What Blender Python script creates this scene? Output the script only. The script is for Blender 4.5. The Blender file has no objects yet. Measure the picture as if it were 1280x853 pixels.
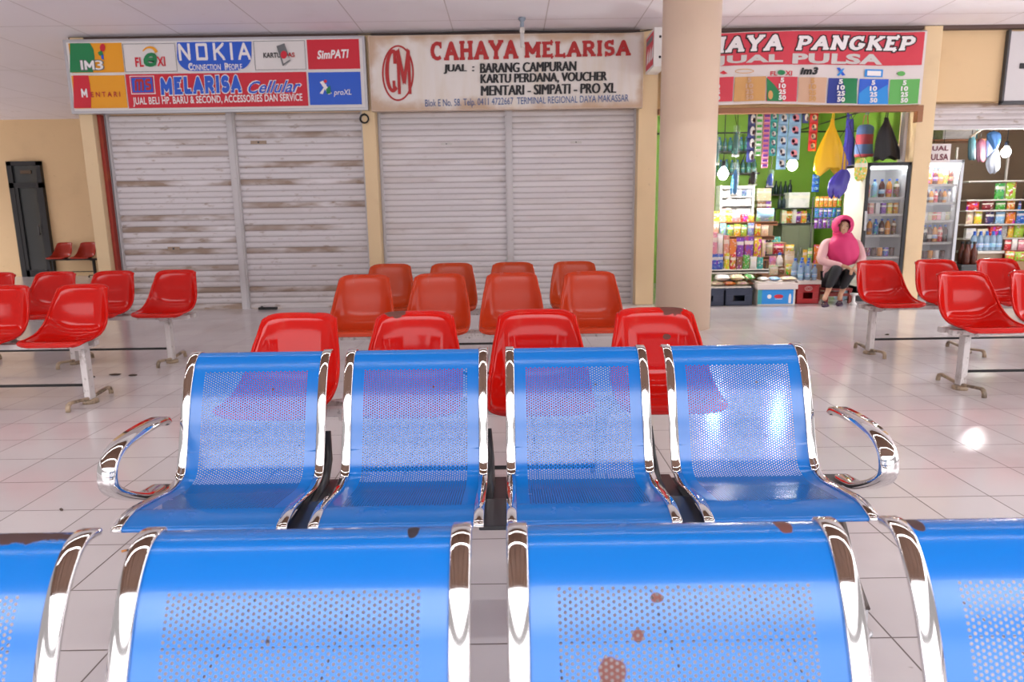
import bpy, bmesh, math, random
from mathutils import Vector, Matrix
random.seed(7)
S = bpy.context.scene
COL = S.collection
PI = math.pi

# ---------------------------------------------------------------- camera
FPX = 836.6
CX = Vector((0.9999, -0.0049, -0.0141)); CF = Vector((0.0021, 0.9835, -0.1809))
CF.normalize(); CX = (CX - CF * CX.dot(CF)).normalized(); CU = CX.cross(CF).normalized()
CH = 1.25
cam_d = bpy.data.cameras.new('camera'); cam = bpy.data.objects.new('camera', cam_d); COL.objects.link(cam)
cam_d.sensor_width = 36.0; cam_d.lens = FPX / 1280.0 * 36.0; cam_d.clip_start = 0.05; cam_d.clip_end = 200
M3 = Matrix((CX, CU, -CF)).transposed()
cam.matrix_world = Matrix.Translation((0, 0, CH)) @ M3.to_4x4()
S.camera = cam

def ray(px, py):
    return CF + CX * ((px - 640.0) / FPX) - CU * ((py - 426.5) / FPX)
def at(px, py, Y):
    d = ray(px, py); t = Y / d.y
    return Vector((0, 0, CH)) + d * t
def atz(px, py, z):
    d = ray(px, py); t = (z - CH) / d.z
    return Vector((0, 0, CH)) + d * t

# ---------------------------------------------------------------- world, lights, exposure
S.view_settings.view_transform = 'Standard'; S.view_settings.look = 'None'
S.view_settings.gamma = 1.0; S.view_settings.use_curve_mapping = False
S.view_settings.exposure = 0.26
W = bpy.data.worlds.new('daylight'); S.world = W; W.use_nodes = True
nt = W.node_tree; nt.nodes.clear()
wo = nt.nodes.new('ShaderNodeOutputWorld'); wb = nt.nodes.new('ShaderNodeBackground')
tc = nt.nodes.new('ShaderNodeTexCoord'); sx = nt.nodes.new('ShaderNodeSeparateXYZ'); cr = nt.nodes.new('ShaderNodeValToRGB')
nt.links.new(tc.outputs['Generated'], sx.inputs[0]); nt.links.new(sx.outputs['Z'], cr.inputs[0])
cr.color_ramp.elements[0].position = 0.27; cr.color_ramp.elements[0].color = (.075, .07, .07, 1)
cr.color_ramp.elements[1].position = 0.31; cr.color_ramp.elements[1].color = (1.0, .97, 1.0, 1)
nt.links.new(cr.outputs[0], wb.inputs[0]); wb.inputs[1].default_value = 6.0
nt.links.new(wb.outputs[0], wo.inputs[0])

def area(name, loc, rot, sx_, sy_, power, col=(1, 1, 1)):
    l = bpy.data.lights.new(name, 'AREA'); l.shape = 'RECTANGLE'; l.size = sx_; l.size_y = sy_; l.energy = power; l.color = col
    o = bpy.data.objects.new(name, l); COL.objects.link(o); o.location = loc; o.rotation_euler = rot
    return o
# daylight pouring in under the hall roof from the open side behind the camera, and from the open right end
area('open_side_daylight', (0, -6.3, 1.35), (math.radians(88), 0, 0), 24, 2.0, 430, (1, .97, 1.0))
# two long translucent roof strips of the high hall
area('roof_light_strip', (0, 0.2, 5.1), (0, 0, 0), 24, .09, 125, (1, .98, 1.0))
area('roof_light_strip', (0, 3.6, 5.1), (0, 0, 0), 24, .09, 125, (1, .98, 1.0))
area('open_end_daylight', (12.4, 3.0, 2.6), (math.radians(80), 0, math.radians(90)), 9, 4.2, 170, (1, .98, 1.0))

# unseen fill lamp added at the left end of the recess to brighten it
area('recess_fill', (-15.6, 13.2, 1.9), (math.radians(90), 0, math.radians(-90)), 6, 3.2, 9, (1, .97, .93))
cam_d.dof.use_dof = True; cam_d.dof.focus_distance = 2.35; cam_d.dof.aperture_fstop = 5.6

# ---------------------------------------------------------------- materials
def newmat(name):
    m = bpy.data.materials.new(name); m.use_nodes = True
    return m, m.node_tree, m.node_tree.nodes['Principled BSDF']
_plain = {}
def mat(name, col, rough=.5, metal=0., coat=0., spec=None, trans=0., emit=None, es=0., sub=0.):
    if name in _plain: return _plain[name]
    m, t, b = newmat(name)
    b.inputs['Base Color'].default_value = (*col, 1); b.inputs['Roughness'].default_value = rough
    b.inputs['Metallic'].default_value = metal; b.inputs['Coat Weight'].default_value = coat; b.inputs['Coat Roughness'].default_value = .06
    if spec is not None: b.inputs['Specular IOR Level'].default_value = spec
    b.inputs['Transmission Weight'].default_value = trans
    if emit: b.inputs['Emission Color'].default_value = (*emit, 1); b.inputs['Emission Strength'].default_value = es
    _plain[name] = m
    return m
def N(t, typ, **kw):
    n = t.nodes.new(typ)
    for k, v in kw.items(): setattr(n, k, v)
    return n
def mathn(t, op, a, b=None, c=None, clamp=False):
    n = t.nodes.new('ShaderNodeMath'); n.operation = op; n.use_clamp = clamp
    for i, x in enumerate((a, b, c)):
        if x is None: continue
        if isinstance(x, (int, float)): n.inputs[i].default_value = x
        else: t.links.new(x, n.inputs[i])
    return n.outputs[0]
def mixc(t, fac, a, b, typ='MIX'):
    n = t.nodes.new('ShaderNodeMix'); n.data_type = 'RGBA'; n.blend_type = typ
    for i, x in ((0, fac), (6, a), (7, b)):
        if isinstance(x, (int, float)): n.inputs[i].default_value = x
        elif isinstance(x, tuple): n.inputs[i].default_value = (*x, 1) if len(x) == 3 else x
        else: t.links.new(x, n.inputs[i])
    return n.outputs[2]
def objxyz(t):
    tc = N(t, 'ShaderNodeTexCoord'); s = N(t, 'ShaderNodeSeparateXYZ'); t.links.new(tc.outputs['Object'], s.inputs[0])
    return tc.outputs['Object'], s.outputs[0], s.outputs[1], s.outputs[2]
def noise(t, vec, scale, detail=3., rough=.55, sc3=None):
    n = N(t, 'ShaderNodeTexNoise'); n.inputs['Scale'].default_value = scale; n.inputs['Detail'].default_value = detail; n.inputs['Roughness'].default_value = rough
    if sc3:
        mp = N(t, 'ShaderNodeMapping'); mp.inputs['Scale'].default_value = sc3; t.links.new(vec, mp.inputs[0]); vec = mp.outputs[0]
    t.links.new(vec, n.inputs['Vector']); return n.outputs[0]
def ramp(t, fac, a, b):
    n = N(t, 'ShaderNodeMapRange'); n.interpolation_type = 'SMOOTHSTEP'
    n.inputs['From Min'].default_value = a; n.inputs['From Max'].default_value = b
    t.links.new(fac, n.inputs['Value']); return n.outputs[0]

TILE = 0.33295
def floor_mat():
    m, t, b = newmat('glazed_floor_tiles'); v, x, y, z = objxyz(t)
    def dist(c, off):
        k = mathn(t, 'DIVIDE', mathn(t, 'SUBTRACT', c, off), TILE)
        f = mathn(t, 'FRACT', k)
        return mathn(t, 'MULTIPLY', mathn(t, 'MINIMUM', f, mathn(t, 'SUBTRACT', 1.0, f)), TILE), mathn(t, 'FLOOR', k)
    dx, ix = dist(x, -2.8697 - 40 * TILE); dy, iy = dist(y, 3.799 - 60 * TILE)
    g = ramp(t, mathn(t, 'MINIMUM', dx, dy), .0018, .0038)
    cmb = N(t, 'ShaderNodeCombineXYZ'); t.links.new(ix, cmb.inputs[0]); t.links.new(iy, cmb.inputs[1])
    wn = N(t, 'ShaderNodeTexWhiteNoise'); t.links.new(cmb.outputs[0], wn.inputs['Vector'])
    n1 = noise(t, v, 1.3, 4)
    tile = mixc(t, wn.outputs['Value'], (.60, .555, .565), (.66, .615, .62))
    tile = mixc(t, ramp(t, n1, .45, .75), tile, (.56, .51, .515))
    sp = ramp(t, noise(t, v, 23., 2), .74, .78)
    tile = mixc(t, mathn(t, 'MULTIPLY', sp, .5), tile, (.30, .25, .22))
    c = mixc(t, g, (.16, .13, .12), tile)
    t.links.new(c, b.inputs['Base Color'])
    t.links.new(mathn(t, 'ADD', mathn(t, 'MULTIPLY', mathn(t, 'SUBTRACT', 1.0, g), .5), mathn(t, 'ADD', .10, mathn(t, 'MULTIPLY', n1, .08))), b.inputs['Roughness'])
    bp = N(t, 'ShaderNodeBump'); bp.inputs['Strength'].default_value = .25; bp.inputs['Distance'].default_value = .002
    cmb2 = mathn(t, 'ADD', g, mathn(t, 'MULTIPLY', noise(t, v, 6., 1), .12))
    t.links.new(cmb2, bp.inputs['Height']); t.links.new(bp.outputs[0], b.inputs['Normal'])
    return m
def ceiling_mat():
    m, t, b = newmat('white_ceiling_boards'); v, x, y, z = objxyz(t)
    def dist(c, off, p):
        f = mathn(t, 'FRACT', mathn(t, 'DIVIDE', mathn(t, 'SUBTRACT', c, off), p))
        return mathn(t, 'MULTIPLY', mathn(t, 'MINIMUM', f, mathn(t, 'SUBTRACT', 1.0, f)), p)
    g = ramp(t, mathn(t, 'MINIMUM', dist(x, -40.3, 1.2), dist(y, -31.8, 2.4)), .002, .010)
    n1 = noise(t, v, 1.1, 4)
    c = mixc(t, ramp(t, n1, .5, .8), (.88, .85, .89), (.82, .79, .81))
    c = mixc(t, g, (.55, .50, .50), c)
    st = ramp(t, noise(t, v, 3.1, 5), .70, .76)
    c = mixc(t, mathn(t, 'MULTIPLY', st, .35), c, (.45, .36, .27))
    t.links.new(c, b.inputs['Base Color']); b.inputs['Roughness'].default_value = .7
    return m
def paint(name, col, dirt=(.45, .30, .16), amt=.5, rough=.55):
    m, t, b = newmat(name); v, x, y, z = objxyz(t)
    n1 = ramp(t, noise(t, v, 1.7, 5), .50, .80); n2 = ramp(t, noise(t, v, 14., 4), .66, .74)
    c = mixc(t, mathn(t, 'MULTIPLY', n1, amt * .35), col, dirt)
    c = mixc(t, mathn(t, 'MULTIPLY', n2, amt * .4), c, tuple(k * .7 for k in dirt))
    t.links.new(c, b.inputs['Base Color']); b.inputs['Roughness'].default_value = rough
    return m
def shutter_mat(name, dirt, seed):
    m, t, b = newmat(name); v, x, y, z = objxyz(t)
    ks = mathn(t, 'FLOOR', mathn(t, 'DIVIDE', z, .08))
    wn = N(t, 'ShaderNodeTexWhiteNoise'); wn.noise_dimensions = '1D'; t.links.new(mathn(t, 'ADD', ks, seed), wn.inputs['W'])
    band = mathn(t, 'MULTIPLY', ramp(t, wn.outputs[0], .50, .78), ramp(t, noise(t, v, 1.0, 3, sc3=(1.1, 1, 4)), .35, .62))
    spots = ramp(t, noise(t, v, 5.5, 5, .65, sc3=(1, 1, 2.6)), .56, .74)
    low = ramp(t, z, .55, .0)
    d = mathn(t, 'ADD', mathn(t, 'MULTIPLY', band, .80 * dirt), mathn(t, 'MULTIPLY', spots, .60 * dirt))
    d = mathn(t, 'ADD', d, mathn(t, 'MULTIPLY', mathn(t, 'MULTIPLY', low, noise(t, v, 3., 4, sc3=(1, 1, 3))), .5), clamp=True)
    base = mixc(t, wn.outputs[0], (.72, .69, .71), (.82, .79, .81))
    c = mixc(t, d, base, (.36, .27, .21))
    f = mathn(t, 'FRACT', mathn(t, 'DIVIDE', z, .08))
    seam = ramp(t, mathn(t, 'MINIMUM', f, mathn(t, 'SUBTRACT', 1.0, f)), .03, .10)
    c = mixc(t, seam, mixc(t, .5, c, (.20, .15, .14)), c)
    t.links.new(c, b.inputs['Base Color']); b.inputs['Roughness'].default_value = .45; b.inputs['Metallic'].default_value = .0
    return m
def sign_face_mat(name, x0, x1, z0, z1, amt=1.):
    # yellowed acrylic with rust running in from its edges
    m, t, b = newmat(name); v, x, y, z = objxyz(t)
    dx = mathn(t, 'MINIMUM', mathn(t, 'SUBTRACT', x, x0), mathn(t, 'SUBTRACT', x1, x)); dz = mathn(t, 'SUBTRACT', z, z0); dt = mathn(t, 'SUBTRACT', z1, z)
    n1 = noise(t, v, 2.2, 5); n2 = noise(t, v, 1.0, 3, sc3=(6, 1, .8))
    e = mathn(t, 'MINIMUM', mathn(t, 'MINIMUM', mathn(t, 'MULTIPLY', dx, 1.2), dz), mathn(t, 'MULTIPLY', dt, 1.3))
    rust = ramp(t, mathn(t, 'SUBTRACT', e, mathn(t, 'MULTIPLY', mathn(t, 'SUBTRACT', n1, .42), .55)), .12, -.06)
    c = mixc(t, ramp(t, n2, .4, .8), (.80, .76, .72), (.74, .66, .56))
    c = mixc(t, mathn(t, 'MULTIPLY', rust, .75 * amt), c, (.50, .30, .15))
    t.links.new(c, b.inputs['Base Color']); b.inputs['Roughness'].default_value = .4
    return m
def plastic(name, col, spots=(), rough=.08, spot_col=(.09, .03, .02), wear=(.55, .20, .10), wamt=.35, spec=.28):
    # glossy moulded or painted shell; spots = [(x, z, rx, rz)] worn or chipped places
    m, t, b = newmat(name); v, x, y, z = objxyz(t)
    n1 = noise(t, v, 9., 4); oi = N(t, 'ShaderNodeObjectInfo')
    w = ramp(t, noise(t, v, 4.3, 5, .6), .60, .78)
    c = mixc(t, mathn(t, 'MULTIPLY', w, wamt), col, wear)
    mask = None
    for (sx_, sz_, rx, rz) in spots:
        a = mathn(t, 'DIVIDE', mathn(t, 'SUBTRACT', x, sx_), rx); k = mathn(t, 'DIVIDE', mathn(t, 'SUBTRACT', z, sz_), rz)
        d = mathn(t, 'SQRT', mathn(t, 'ADD', mathn(t, 'MULTIPLY', a, a), mathn(t, 'MULTIPLY', k, k)))
        d = mathn(t, 'ADD', d, mathn(t, 'MULTIPLY', mathn(t, 'SUBTRACT', noise(t, v, 30., 4), .5), 1.2))
        s = ramp(t, d, 1.0, .85)
        mask = s if mask is None else mathn(t, 'MAXIMUM', mask, s)
    if mask is not None: c = mixc(t, mask, c, spot_col)
    t.links.new(c, b.inputs['Base Color'])
    r = mathn(t, 'ADD', rough, mathn(t, 'MULTIPLY', w, .12 if wamt < .3 else .2))
    if mask is not None: r = mathn(t, 'ADD', r, mathn(t, 'MULTIPLY', mask, .5))
    t.links.new(r, b.inputs['Roughness']); b.inputs['Specular IOR Level'].default_value = spec
    return m
def pack_mat(name, scale=1.0):
    # printed wrapper: ground colour from the object, blobs and bands of other inks
    m, t, b = newmat(name); tc = N(t, 'ShaderNodeTexCoord'); oi = N(t, 'ShaderNodeObjectInfo')
    off = N(t, 'ShaderNodeVectorMath'); off.operation = 'SCALE'; off.inputs[0].default_value = (7.3, 3.1, 9.7); t.links.new(oi.outputs['Random'], off.inputs['Scale'])
    ad = N(t, 'ShaderNodeVectorMath'); ad.operation = 'ADD'; t.links.new(tc.outputs['Generated'], ad.inputs[0]); t.links.new(off.outputs[0], ad.inputs[1])
    base = oi.outputs['Color']
    hs = N(t, 'ShaderNodeHueSaturation'); t.links.new(base, hs.inputs['Color'])
    t.links.new(mathn(t, 'ADD', .25, mathn(t, 'MULTIPLY', oi.outputs['Random'], .5)), hs.inputs['Hue']); hs.inputs['Value'].default_value = .9
    s = N(t, 'ShaderNodeSeparateXYZ'); t.links.new(tc.outputs['Generated'], s.inputs[0])
    n1 = noise(t, ad.outputs[0], 2.4 * scale, 1.); n2 = noise(t, ad.outputs[0], 3.6 * scale, 2., sc3=(1, 1, 2.2))
    c = mixc(t, ramp(t, n1, .55, .59), base, hs.outputs[0])
    c = mixc(t, ramp(t, n2, .60, .63), c, (.85, .82, .78))
    bandz = mathn(t, 'MULTIPLY', ramp(t, s.outputs[2], .60, .62), ramp(t, s.outputs[2], .80, .78))
    bandm = mathn(t, 'MULTIPLY', bandz, ramp(t, oi.outputs['Random'], .35, .40))
    c = mixc(t, mathn(t, 'MULTIPLY', bandm, .8), c, (.85, .80, .70))
    t.links.new(c, b.inputs['Base Color']); b.inputs['Roughness'].default_value = .3
    return m
def glass_mat(name, tint=(1, 1, 1), refl=.10):
    m = bpy.data.materials.new(name); m.use_nodes = True; t = m.node_tree; t.nodes.clear()
    o = N(t, 'ShaderNodeOutputMaterial'); tr = N(t, 'ShaderNodeBsdfTransparent'); tr.inputs[0].default_value = (*tint, 1)
    gl = N(t, 'ShaderNodeBsdfGlossy'); gl.inputs['Roughness'].default_value = .05
    fr = N(t, 'ShaderNodeFresnel'); fr.inputs[0].default_value = 1.45
    mx = N(t, 'ShaderNodeMixShader'); t.links.new(mathn(t, 'MULTIPLY', fr.outputs[0], refl * 10), mx.inputs[0])
    t.links.new(tr.outputs[0], mx.inputs[1]); t.links.new(gl.outputs[0], mx.inputs[2]); t.links.new(mx.outputs[0], o.inputs[0])
    return m

FLOOR = floor_mat(); CEIL = ceiling_mat()
CREAM = paint('cream_yellow_wall_paint', (.74, .53, .29), amt=.5)
CREAMP = paint('pale_cream_pillar_paint', (.80, .61, .36), amt=.6)
COLUMNP = paint('pinkish_cream_column_paint', (.82, .63, .47), amt=.25, rough=.45)
GREENW = paint('lime_green_shop_paint', (.22, .40, .05), dirt=(.14, .26, .03), amt=.8)
BROWNW = paint('brown_shop_wall', (.30, .21, .14), dirt=(.1, .06, .04), amt=.8)
ROOFB = paint('brown_hall_roof', (.16, .085, .05), dirt=(.04, .02, .012), amt=1.)
WHITEP = mat('white_enamel', (.78, .77, .75), .35)
OFFW = mat('off_white_plastic', (.70, .66, .60), .4)
BLACK = mat('black_enamel', (.012, .012, .015), .3)
BLACKM = mat('matt_black', (.010, .010, .011), .6)
DARKG = mat('dark_grey_plastic', (.06, .06, .065), .45)
GREYM = mat('grey_metal', (.42, .42, .44), .4, .6)
ALU = mat('aluminium', (.55, .55, .57), .35, .8)
CHROME = mat('chrome', (.74, .72, .72), .07, 1.)
RUSTRED = paint('rusty_red_paint', (.35, .035, .02), dirt=(.55, .30, .05), amt=1.)
WOOD = paint('varnished_brown_wood', (.33, .14, .06), dirt=(.12, .05, .02), amt=.7, rough=.4)
WHITE_I = mat('white_ink', (.86, .84, .84), .45); BLACK_I = mat('black_ink', (.012, .012, .014), .45)
RED_I = mat('red_ink', (.62, .015, .035), .4); DRED_I = mat('dark_red_ink', (.45, .02, .02), .45)
BLUE_I = mat('blue_ink', (.02, .11, .62), .4); DBLUE_I = mat('dark_blue_ink', (.03, .10, .30), .45)
GREEN_I = mat('green_ink', (.01, .22, .07), .4); ORANGE_I = mat('orange_ink', (.85, .36, .01), .4)
GREY_I = mat('grey_ink', (.15, .16, .17), .45); LGREY_I = mat('light_grey_ink', (.62, .60, .58), .45)
BRED_I = mat('banner_red_ink', (.66, .045, .075), .55); GOLD_I = mat('gold_ink', (.66, .36, .12), .55); TAN_I = mat('tan_ink', (.66, .42, .28), .55)
NAVY_I = mat('navy_ink', (.02, .04, .28), .5); CYAN_I = mat('sky_blue_ink', (.02, .28, .75), .5); LGREEN_I = mat('leaf_green_ink', (.12, .45, .10), .5)
BCLOTH = mat('banner_cloth_white', (.76, .70, .68), .6)
PACK = pack_mat('printed_wrapper'); PACKF = pack_mat('small_printed_wrapper', 1.6)
GLASS = glass_mat('clear_glass'); FROST = mat('clear_plastic', (.75, .82, .82), .12, trans=.7)
WATER = mat('pale_blue_bottle_plastic', (.45, .62, .80), .1, trans=.45); DARKB = mat('dark_bottle_glass', (.03, .05, .06), .1)
CAPB = mat('blue_cap', (.03, .12, .55), .35)
RED_SHELL = plastic('glossy_red_plastic', (.52, .007, .004), wamt=.12)
RED_CHIP_A = plastic('chipped_red_plastic_left', (.54, .008, .005), spots=[(-.10, .835, .075, .035), (-.05, .845, .06, .02)], spot_col=(.13, .045, .035), wamt=.12)
RED_CHIP_B = plastic('chipped_red_plastic_right', (.54, .008, .005), spots=[(.085, .83, .055, .045), (.06, .69, .02, .014)], spot_col=(.13, .04, .03), wamt=.12)
RED_CHIP_C = plastic('nicked_red_plastic', (.54, .008, .005), spots=[(.06, .835, .035, .014)], spot_col=(.13, .045, .035), wamt=.12)
ORANGE_SHELL = plastic('worn_orange_red_plastic', (.46, .036, .008), wear=(.33, .07, .04), wamt=.55, rough=.2)
ORANGE_SHELL2 = plastic('faded_orange_plastic', (.42, .042, .008), wear=(.36, .09, .03), wamt=.5, rough=.2)
DRED_SHELL = plastic('dark_red_plastic', (.38, .03, .015), wamt=.3)
BLUE_CHIP = plastic('blue_metal_paint_chipped_edge', (.004, .158, .56), spots=[(.155, .808, .008, .003), (-.03, .70, .003, .003)], wear=(.02, .15, .60), wamt=.35, rough=.2, spot_col=(.03, .02, .03), spec=.6)
BLUE_CHIP2 = plastic('blue_metal_paint_chipped_corner', (.004, .158, .56), spots=[(-.195, .808, .011, .004)], wear=(.02, .15, .60), wamt=.35, rough=.2, spot_col=(.07, .03, .03), spec=.6)
BLUE_PAINT = plastic('bright_blue_metal_paint', (.004, .155, .54), spots=[(.06, .70, .004, .004)], wear=(.02, .15, .60), wamt=.35, rough=.2, spot_col=(.03, .02, .03), spec=.6)
BLUE_RUST = plastic('blue_metal_paint_with_rust_spot', (.004, .155, .54), spots=[(-.101, .660, .019, .019), (-.066, .700, .009, .008), (-.038, .742, .009, .006), (.16, .808, .011, .004)], wear=(.02, .15, .60), wamt=.35, rough=.2, spot_col=(.16, .05, .04), spec=.6)
BLUE_EDGE = plastic('blue_metal_paint_worn_top', (.004, .155, .54), spots=[(-.02, .812, .30, .009), (.05, .72, .004, .004)], wear=(.02, .15, .60), wamt=.35, rough=.2, spot_col=(.07, .03, .03), spec=.6)
def legpaint(name, col, dirt, th):
    m, t, b = newmat(name); v, x, y, z = objxyz(t)
    n1 = ramp(t, noise(t, v, 7., 5, .7, sc3=(1.6, 1.6, .7)), th, th + .16); n2 = ramp(t, noise(t, v, 26., 4), .60, .72)
    c = mixc(t, mathn(t, 'MULTIPLY', n1, .8), col, dirt); c = mixc(t, mathn(t, 'MULTIPLY', n2, .6), c, tuple(k * .5 for k in dirt))
    t.links.new(c, b.inputs['Base Color']); b.inputs['Roughness'].default_value = .4
    return m
LEGW_OLD = paint('worn_white_leg_paint', (.62, .58, .57), dirt=(.10, .07, .05), amt=2.2, rough=.45)
LEGW = legpaint('worn_white_leg', (.60, .56, .55), (.20, .15, .12), .52); FOOTB = legpaint('dirty_brown_foot_metal', (.36, .27, .18), (.07, .05, .035), .46); FOOTB_OLD = paint('dirty_brown_foot', (.38, .28, .18), dirt=(.06, .04, .03), amt=2.2, rough=.45)
BRONZE = mat('dark_bronze_leg', (.05, .035, .03), .4, .3)

# ---------------------------------------------------------------- mesh helpers
class MB:
    def __init__(s): s.v = []; s.f = []; s.m = []; s.sm = []
    def add(s, vs, fs, m=0, smooth=False):
        o = len(s.v); s.v += [tuple(p) for p in vs]
        for f in fs: s.f.append(tuple(i + o for i in f)); s.m.append(m); s.sm.append(smooth)
    def box(s, x0, x1, y0, y1, z0, z1, m=0):
        s.add([(x0, y0, z0), (x1, y0, z0), (x1, y1, z0), (x0, y1, z0), (x0, y0, z1), (x1, y0, z1), (x1, y1, z1), (x0, y1, z1)],
              [(3, 2, 1, 0), (4, 5, 6, 7), (0, 1, 5, 4), (1, 2, 6, 5), (2, 3, 7, 6), (3, 0, 4, 7)], m)
    def rbox(s, x0, x1, y0, y1, z0, z1, r=.01, m=0):
        # box with chamfered edges
        b = bmesh.new(); bmesh.ops.create_cube(b, size=1)
        for v in b.verts: v.co = Vector(((x0 + x1) / 2 + v.co.x * (x1 - x0), (y0 + y1) / 2 + v.co.y * (y1 - y0), (z0 + z1) / 2 + v.co.z * (z1 - z0)))
        bmesh.ops.bevel(b, geom=list(b.edges), offset=r, segments=2, profile=.7, affect='EDGES')
        b.verts.index_update(); s.add([v.co[:] for v in b.verts], [[v.index for v in f.verts] for f in b.faces], m, False); b.free()
    def tube(s, pts, r, n=10, m=0, cap=True, sq=False):
        pts = [Vector(p) for p in pts]; rs = r if isinstance(r, (list, tuple)) else [r] * len(pts)
        up = None; rings = []; o = len(s.v)
        for i, p in enumerate(pts):
            d = (pts[min(i + 1, len(pts) - 1)] - pts[max(i - 1, 0)]).normalized()
            if up is None: up = d.orthogonal().normalized()
            up = (up - d * up.dot(d)).normalized(); sd = d.cross(up)
            for k in range(n):
                a = 2 * PI * k / n; s.v.append(tuple(p + (up * math.cos(a) + sd * math.sin(a)) * rs[i]))
        for i in range(len(pts) - 1):
            for k in range(n):
                s.f.append((o + i * n + k, o + i * n + (k + 1) % n, o + (i + 1) * n + (k + 1) % n, o + (i + 1) * n + k)); s.m.append(m); s.sm.append(True)
        if cap:
            s.f.append(tuple(o + k for k in reversed(range(n)))); s.m.append(m); s.sm.append(False)
            s.f.append(tuple(o + (len(pts) - 1) * n + k for k in range(n))); s.m.append(m); s.sm.append(False)
    def sweep(s, pts, sec, side=Vector((1, 0, 0)), m=0, smooth=True):
        # closed section [(a along side, b along normal)] swept along pts, side axis fixed
        pts = [Vector(p) for p in pts]; o = len(s.v); n = len(sec)
        for i, p in enumerate(pts):
            d = (pts[min(i + 1, len(pts) - 1)] - pts[max(i - 1, 0)]).normalized(); nn = side.cross(d).normalized()
            for a, b in sec: s.v.append(tuple(p + side * a + nn * b))
        for i in range(len(pts) - 1):
            for k in range(n):
                s.f.append((o + i * n + k, o + i * n + (k + 1) % n, o + (i + 1) * n + (k + 1) % n, o + (i + 1) * n + k)); s.m.append(m); s.sm.append(smooth)
        s.f.append(tuple(o + k for k in reversed(range(n)))); s.m.append(m); s.sm.append(False)
        s.f.append(tuple(o + (len(pts) - 1) * n + k for k in range(n))); s.m.append(m); s.sm.append(False)
    def lathe(s, prof, c=(0, 0, 0), n=16, m=0, smooth=True):
        o = len(s.v)
        for r, z in prof:
            for k in range(n):
                a = 2 * PI * k / n; s.v.append((c[0] + r * math.cos(a), c[1] + r * math.sin(a), c[2] + z))
        for i in range(len(prof) - 1):
            for k in range(n):
                s.f.append((o + i * n + k, o + i * n + (k + 1) % n, o + (i + 1) * n + (k + 1) % n, o + (i + 1) * n + k)); s.m.append(m); s.sm.append(smooth)
        s.f.append(tuple(o + k for k in reversed(range(n)))); s.m.append(m); s.sm.append(False)
        s.f.append(tuple(o + (len(prof) - 1) * n + k for k in range(n))); s.m.append(m); s.sm.append(False)
    def grid(s, fn, nu, nv, m=0, smooth=True, flip=False):
        o = len(s.v)
        for j in range(nv + 1):
            for i in range(nu + 1): s.v.append(tuple(fn(i / nu, j / nv)))
        for j in range(nv):
            for i in range(nu):
                a = o + j * (nu + 1) + i; q = (a, a + 1, a + nu + 2, a + nu + 1)
                s.f.append(q[::-1] if flip else q); s.m.append(m); s.sm.append(smooth)
    def build(s, name, mats, parent=None, loc=None):
        me = bpy.data.meshes.new(name); me.from_pydata(s.v, [], s.f)
        if not isinstance(mats, (list, tuple)): mats = [mats]
        for k in mats: me.materials.append(k)
        me.polygons.foreach_set('material_index', s.m); me.polygons.foreach_set('use_smooth', s.sm); me.update()
        o = bpy.data.objects.new(name, me); COL.objects.link(o)
        if parent: o.parent = parent
        if loc: o.location = loc
        return o
def tag(o, label=None, cat=None, group=None, kind=None):
    if label: o['label'] = label
    if cat: o['category'] = cat
    if group: o['group'] = group
    if kind: o['kind'] = kind
    return o
def empty(name, loc, label, cat, group=None, rz=0):
    o = bpy.data.objects.new(name, None); COL.objects.link(o); o.location = loc; o.rotation_euler = (0, 0, rz); o.empty_display_size = .05
    return tag(o, label, cat, group)
def copy_tree(o, parent=None):
    c = o.copy(); COL.objects.link(c)
    if parent: c.parent = parent
    for ch in list(o.children): copy_tree(ch, c)
    return c
def struct(o): o['kind'] = 'structure'; return o
def sbox(name, m, *a):
    b = MB(); b.box(*a); return struct(b.build(name, m))
def catmull(pts, n=6):
    P = [Vector(p) for p in pts]; out = []
    for i in range(len(P) - 1):
        a, b, c, d = P[max(i - 1, 0)], P[i], P[i + 1], P[min(i + 2, len(P) - 1)]
        for k in range(n):
            t = k / n; out.append(.5 * ((2 * b) + (c - a) * t + (2 * a - 5 * b + 4 * c - d) * t * t + (3 * b - a - 3 * c + d) * t ** 3))
    out.append(P[-1]); return out

# ================================================================ SETTING
b = MB(); b.grid(lambda u, v: (-16 + 30 * u, -7 + 25 * v, 0), 1, 1, smooth=False); b.box(-16, 14, -7, 18, -.2, -.001); struct(b.build('floor', FLOOR))
sbox('ceiling', CEIL, -16, 12.5, 5.6, 16.8, 3.70, 3.84)
sbox('trim_1', mat('white_fascia', (.72, .70, .70), .6), -16, 12.5, 5.45, 5.6, 3.62, 5.5)      # drop between high hall roof and shop soffit
b = MB(); b.box(-16, 12.5, -6, 5.45, 5.5, 5.6)
for k in range(10): b.box(-16 + 2.9 * k, -15.8 + 2.9 * k, -6, 5.45, 5.2, 5.5)
struct(b.build('ceiling_hall', ROOFB))
FY = 9.5      # front of the pillars
b = MB(); b.box(-5.80, 10.5, 9.62, 9.86, 2.74, 3.70); struct(b.build('wall_back', CREAM))
sbox('wall_recess', CREAM, -16, -5.70, 16.55, 16.7, 0, 3.7)
sbox('wall_side', CREAM, -5.80, -5.66, 9.9, 16.55, 0, 3.7)
sbox('wall_left', CREAM, -16.15, -16, 9.0, 9.6, 0, 3.7)
def pillar(x0, x1, name='pillar'):
    b = MB(); b.rbox(x0, x1, 9.5, 9.9, 0, 3.69, .012); struct(b.build(name, CREAMP))
pillar(-5.805, -5.625); pillar(-1.975, -1.80); pillar(1.785, 2.045); pillar(5.585, 5.83); pillar(9.4, 9.65)
b = MB(); b.lathe([(.302, 0), (.302, 3.705)], (1.955, 7.52, 0), 56); struct(b.build('column', COLUMNP))
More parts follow.
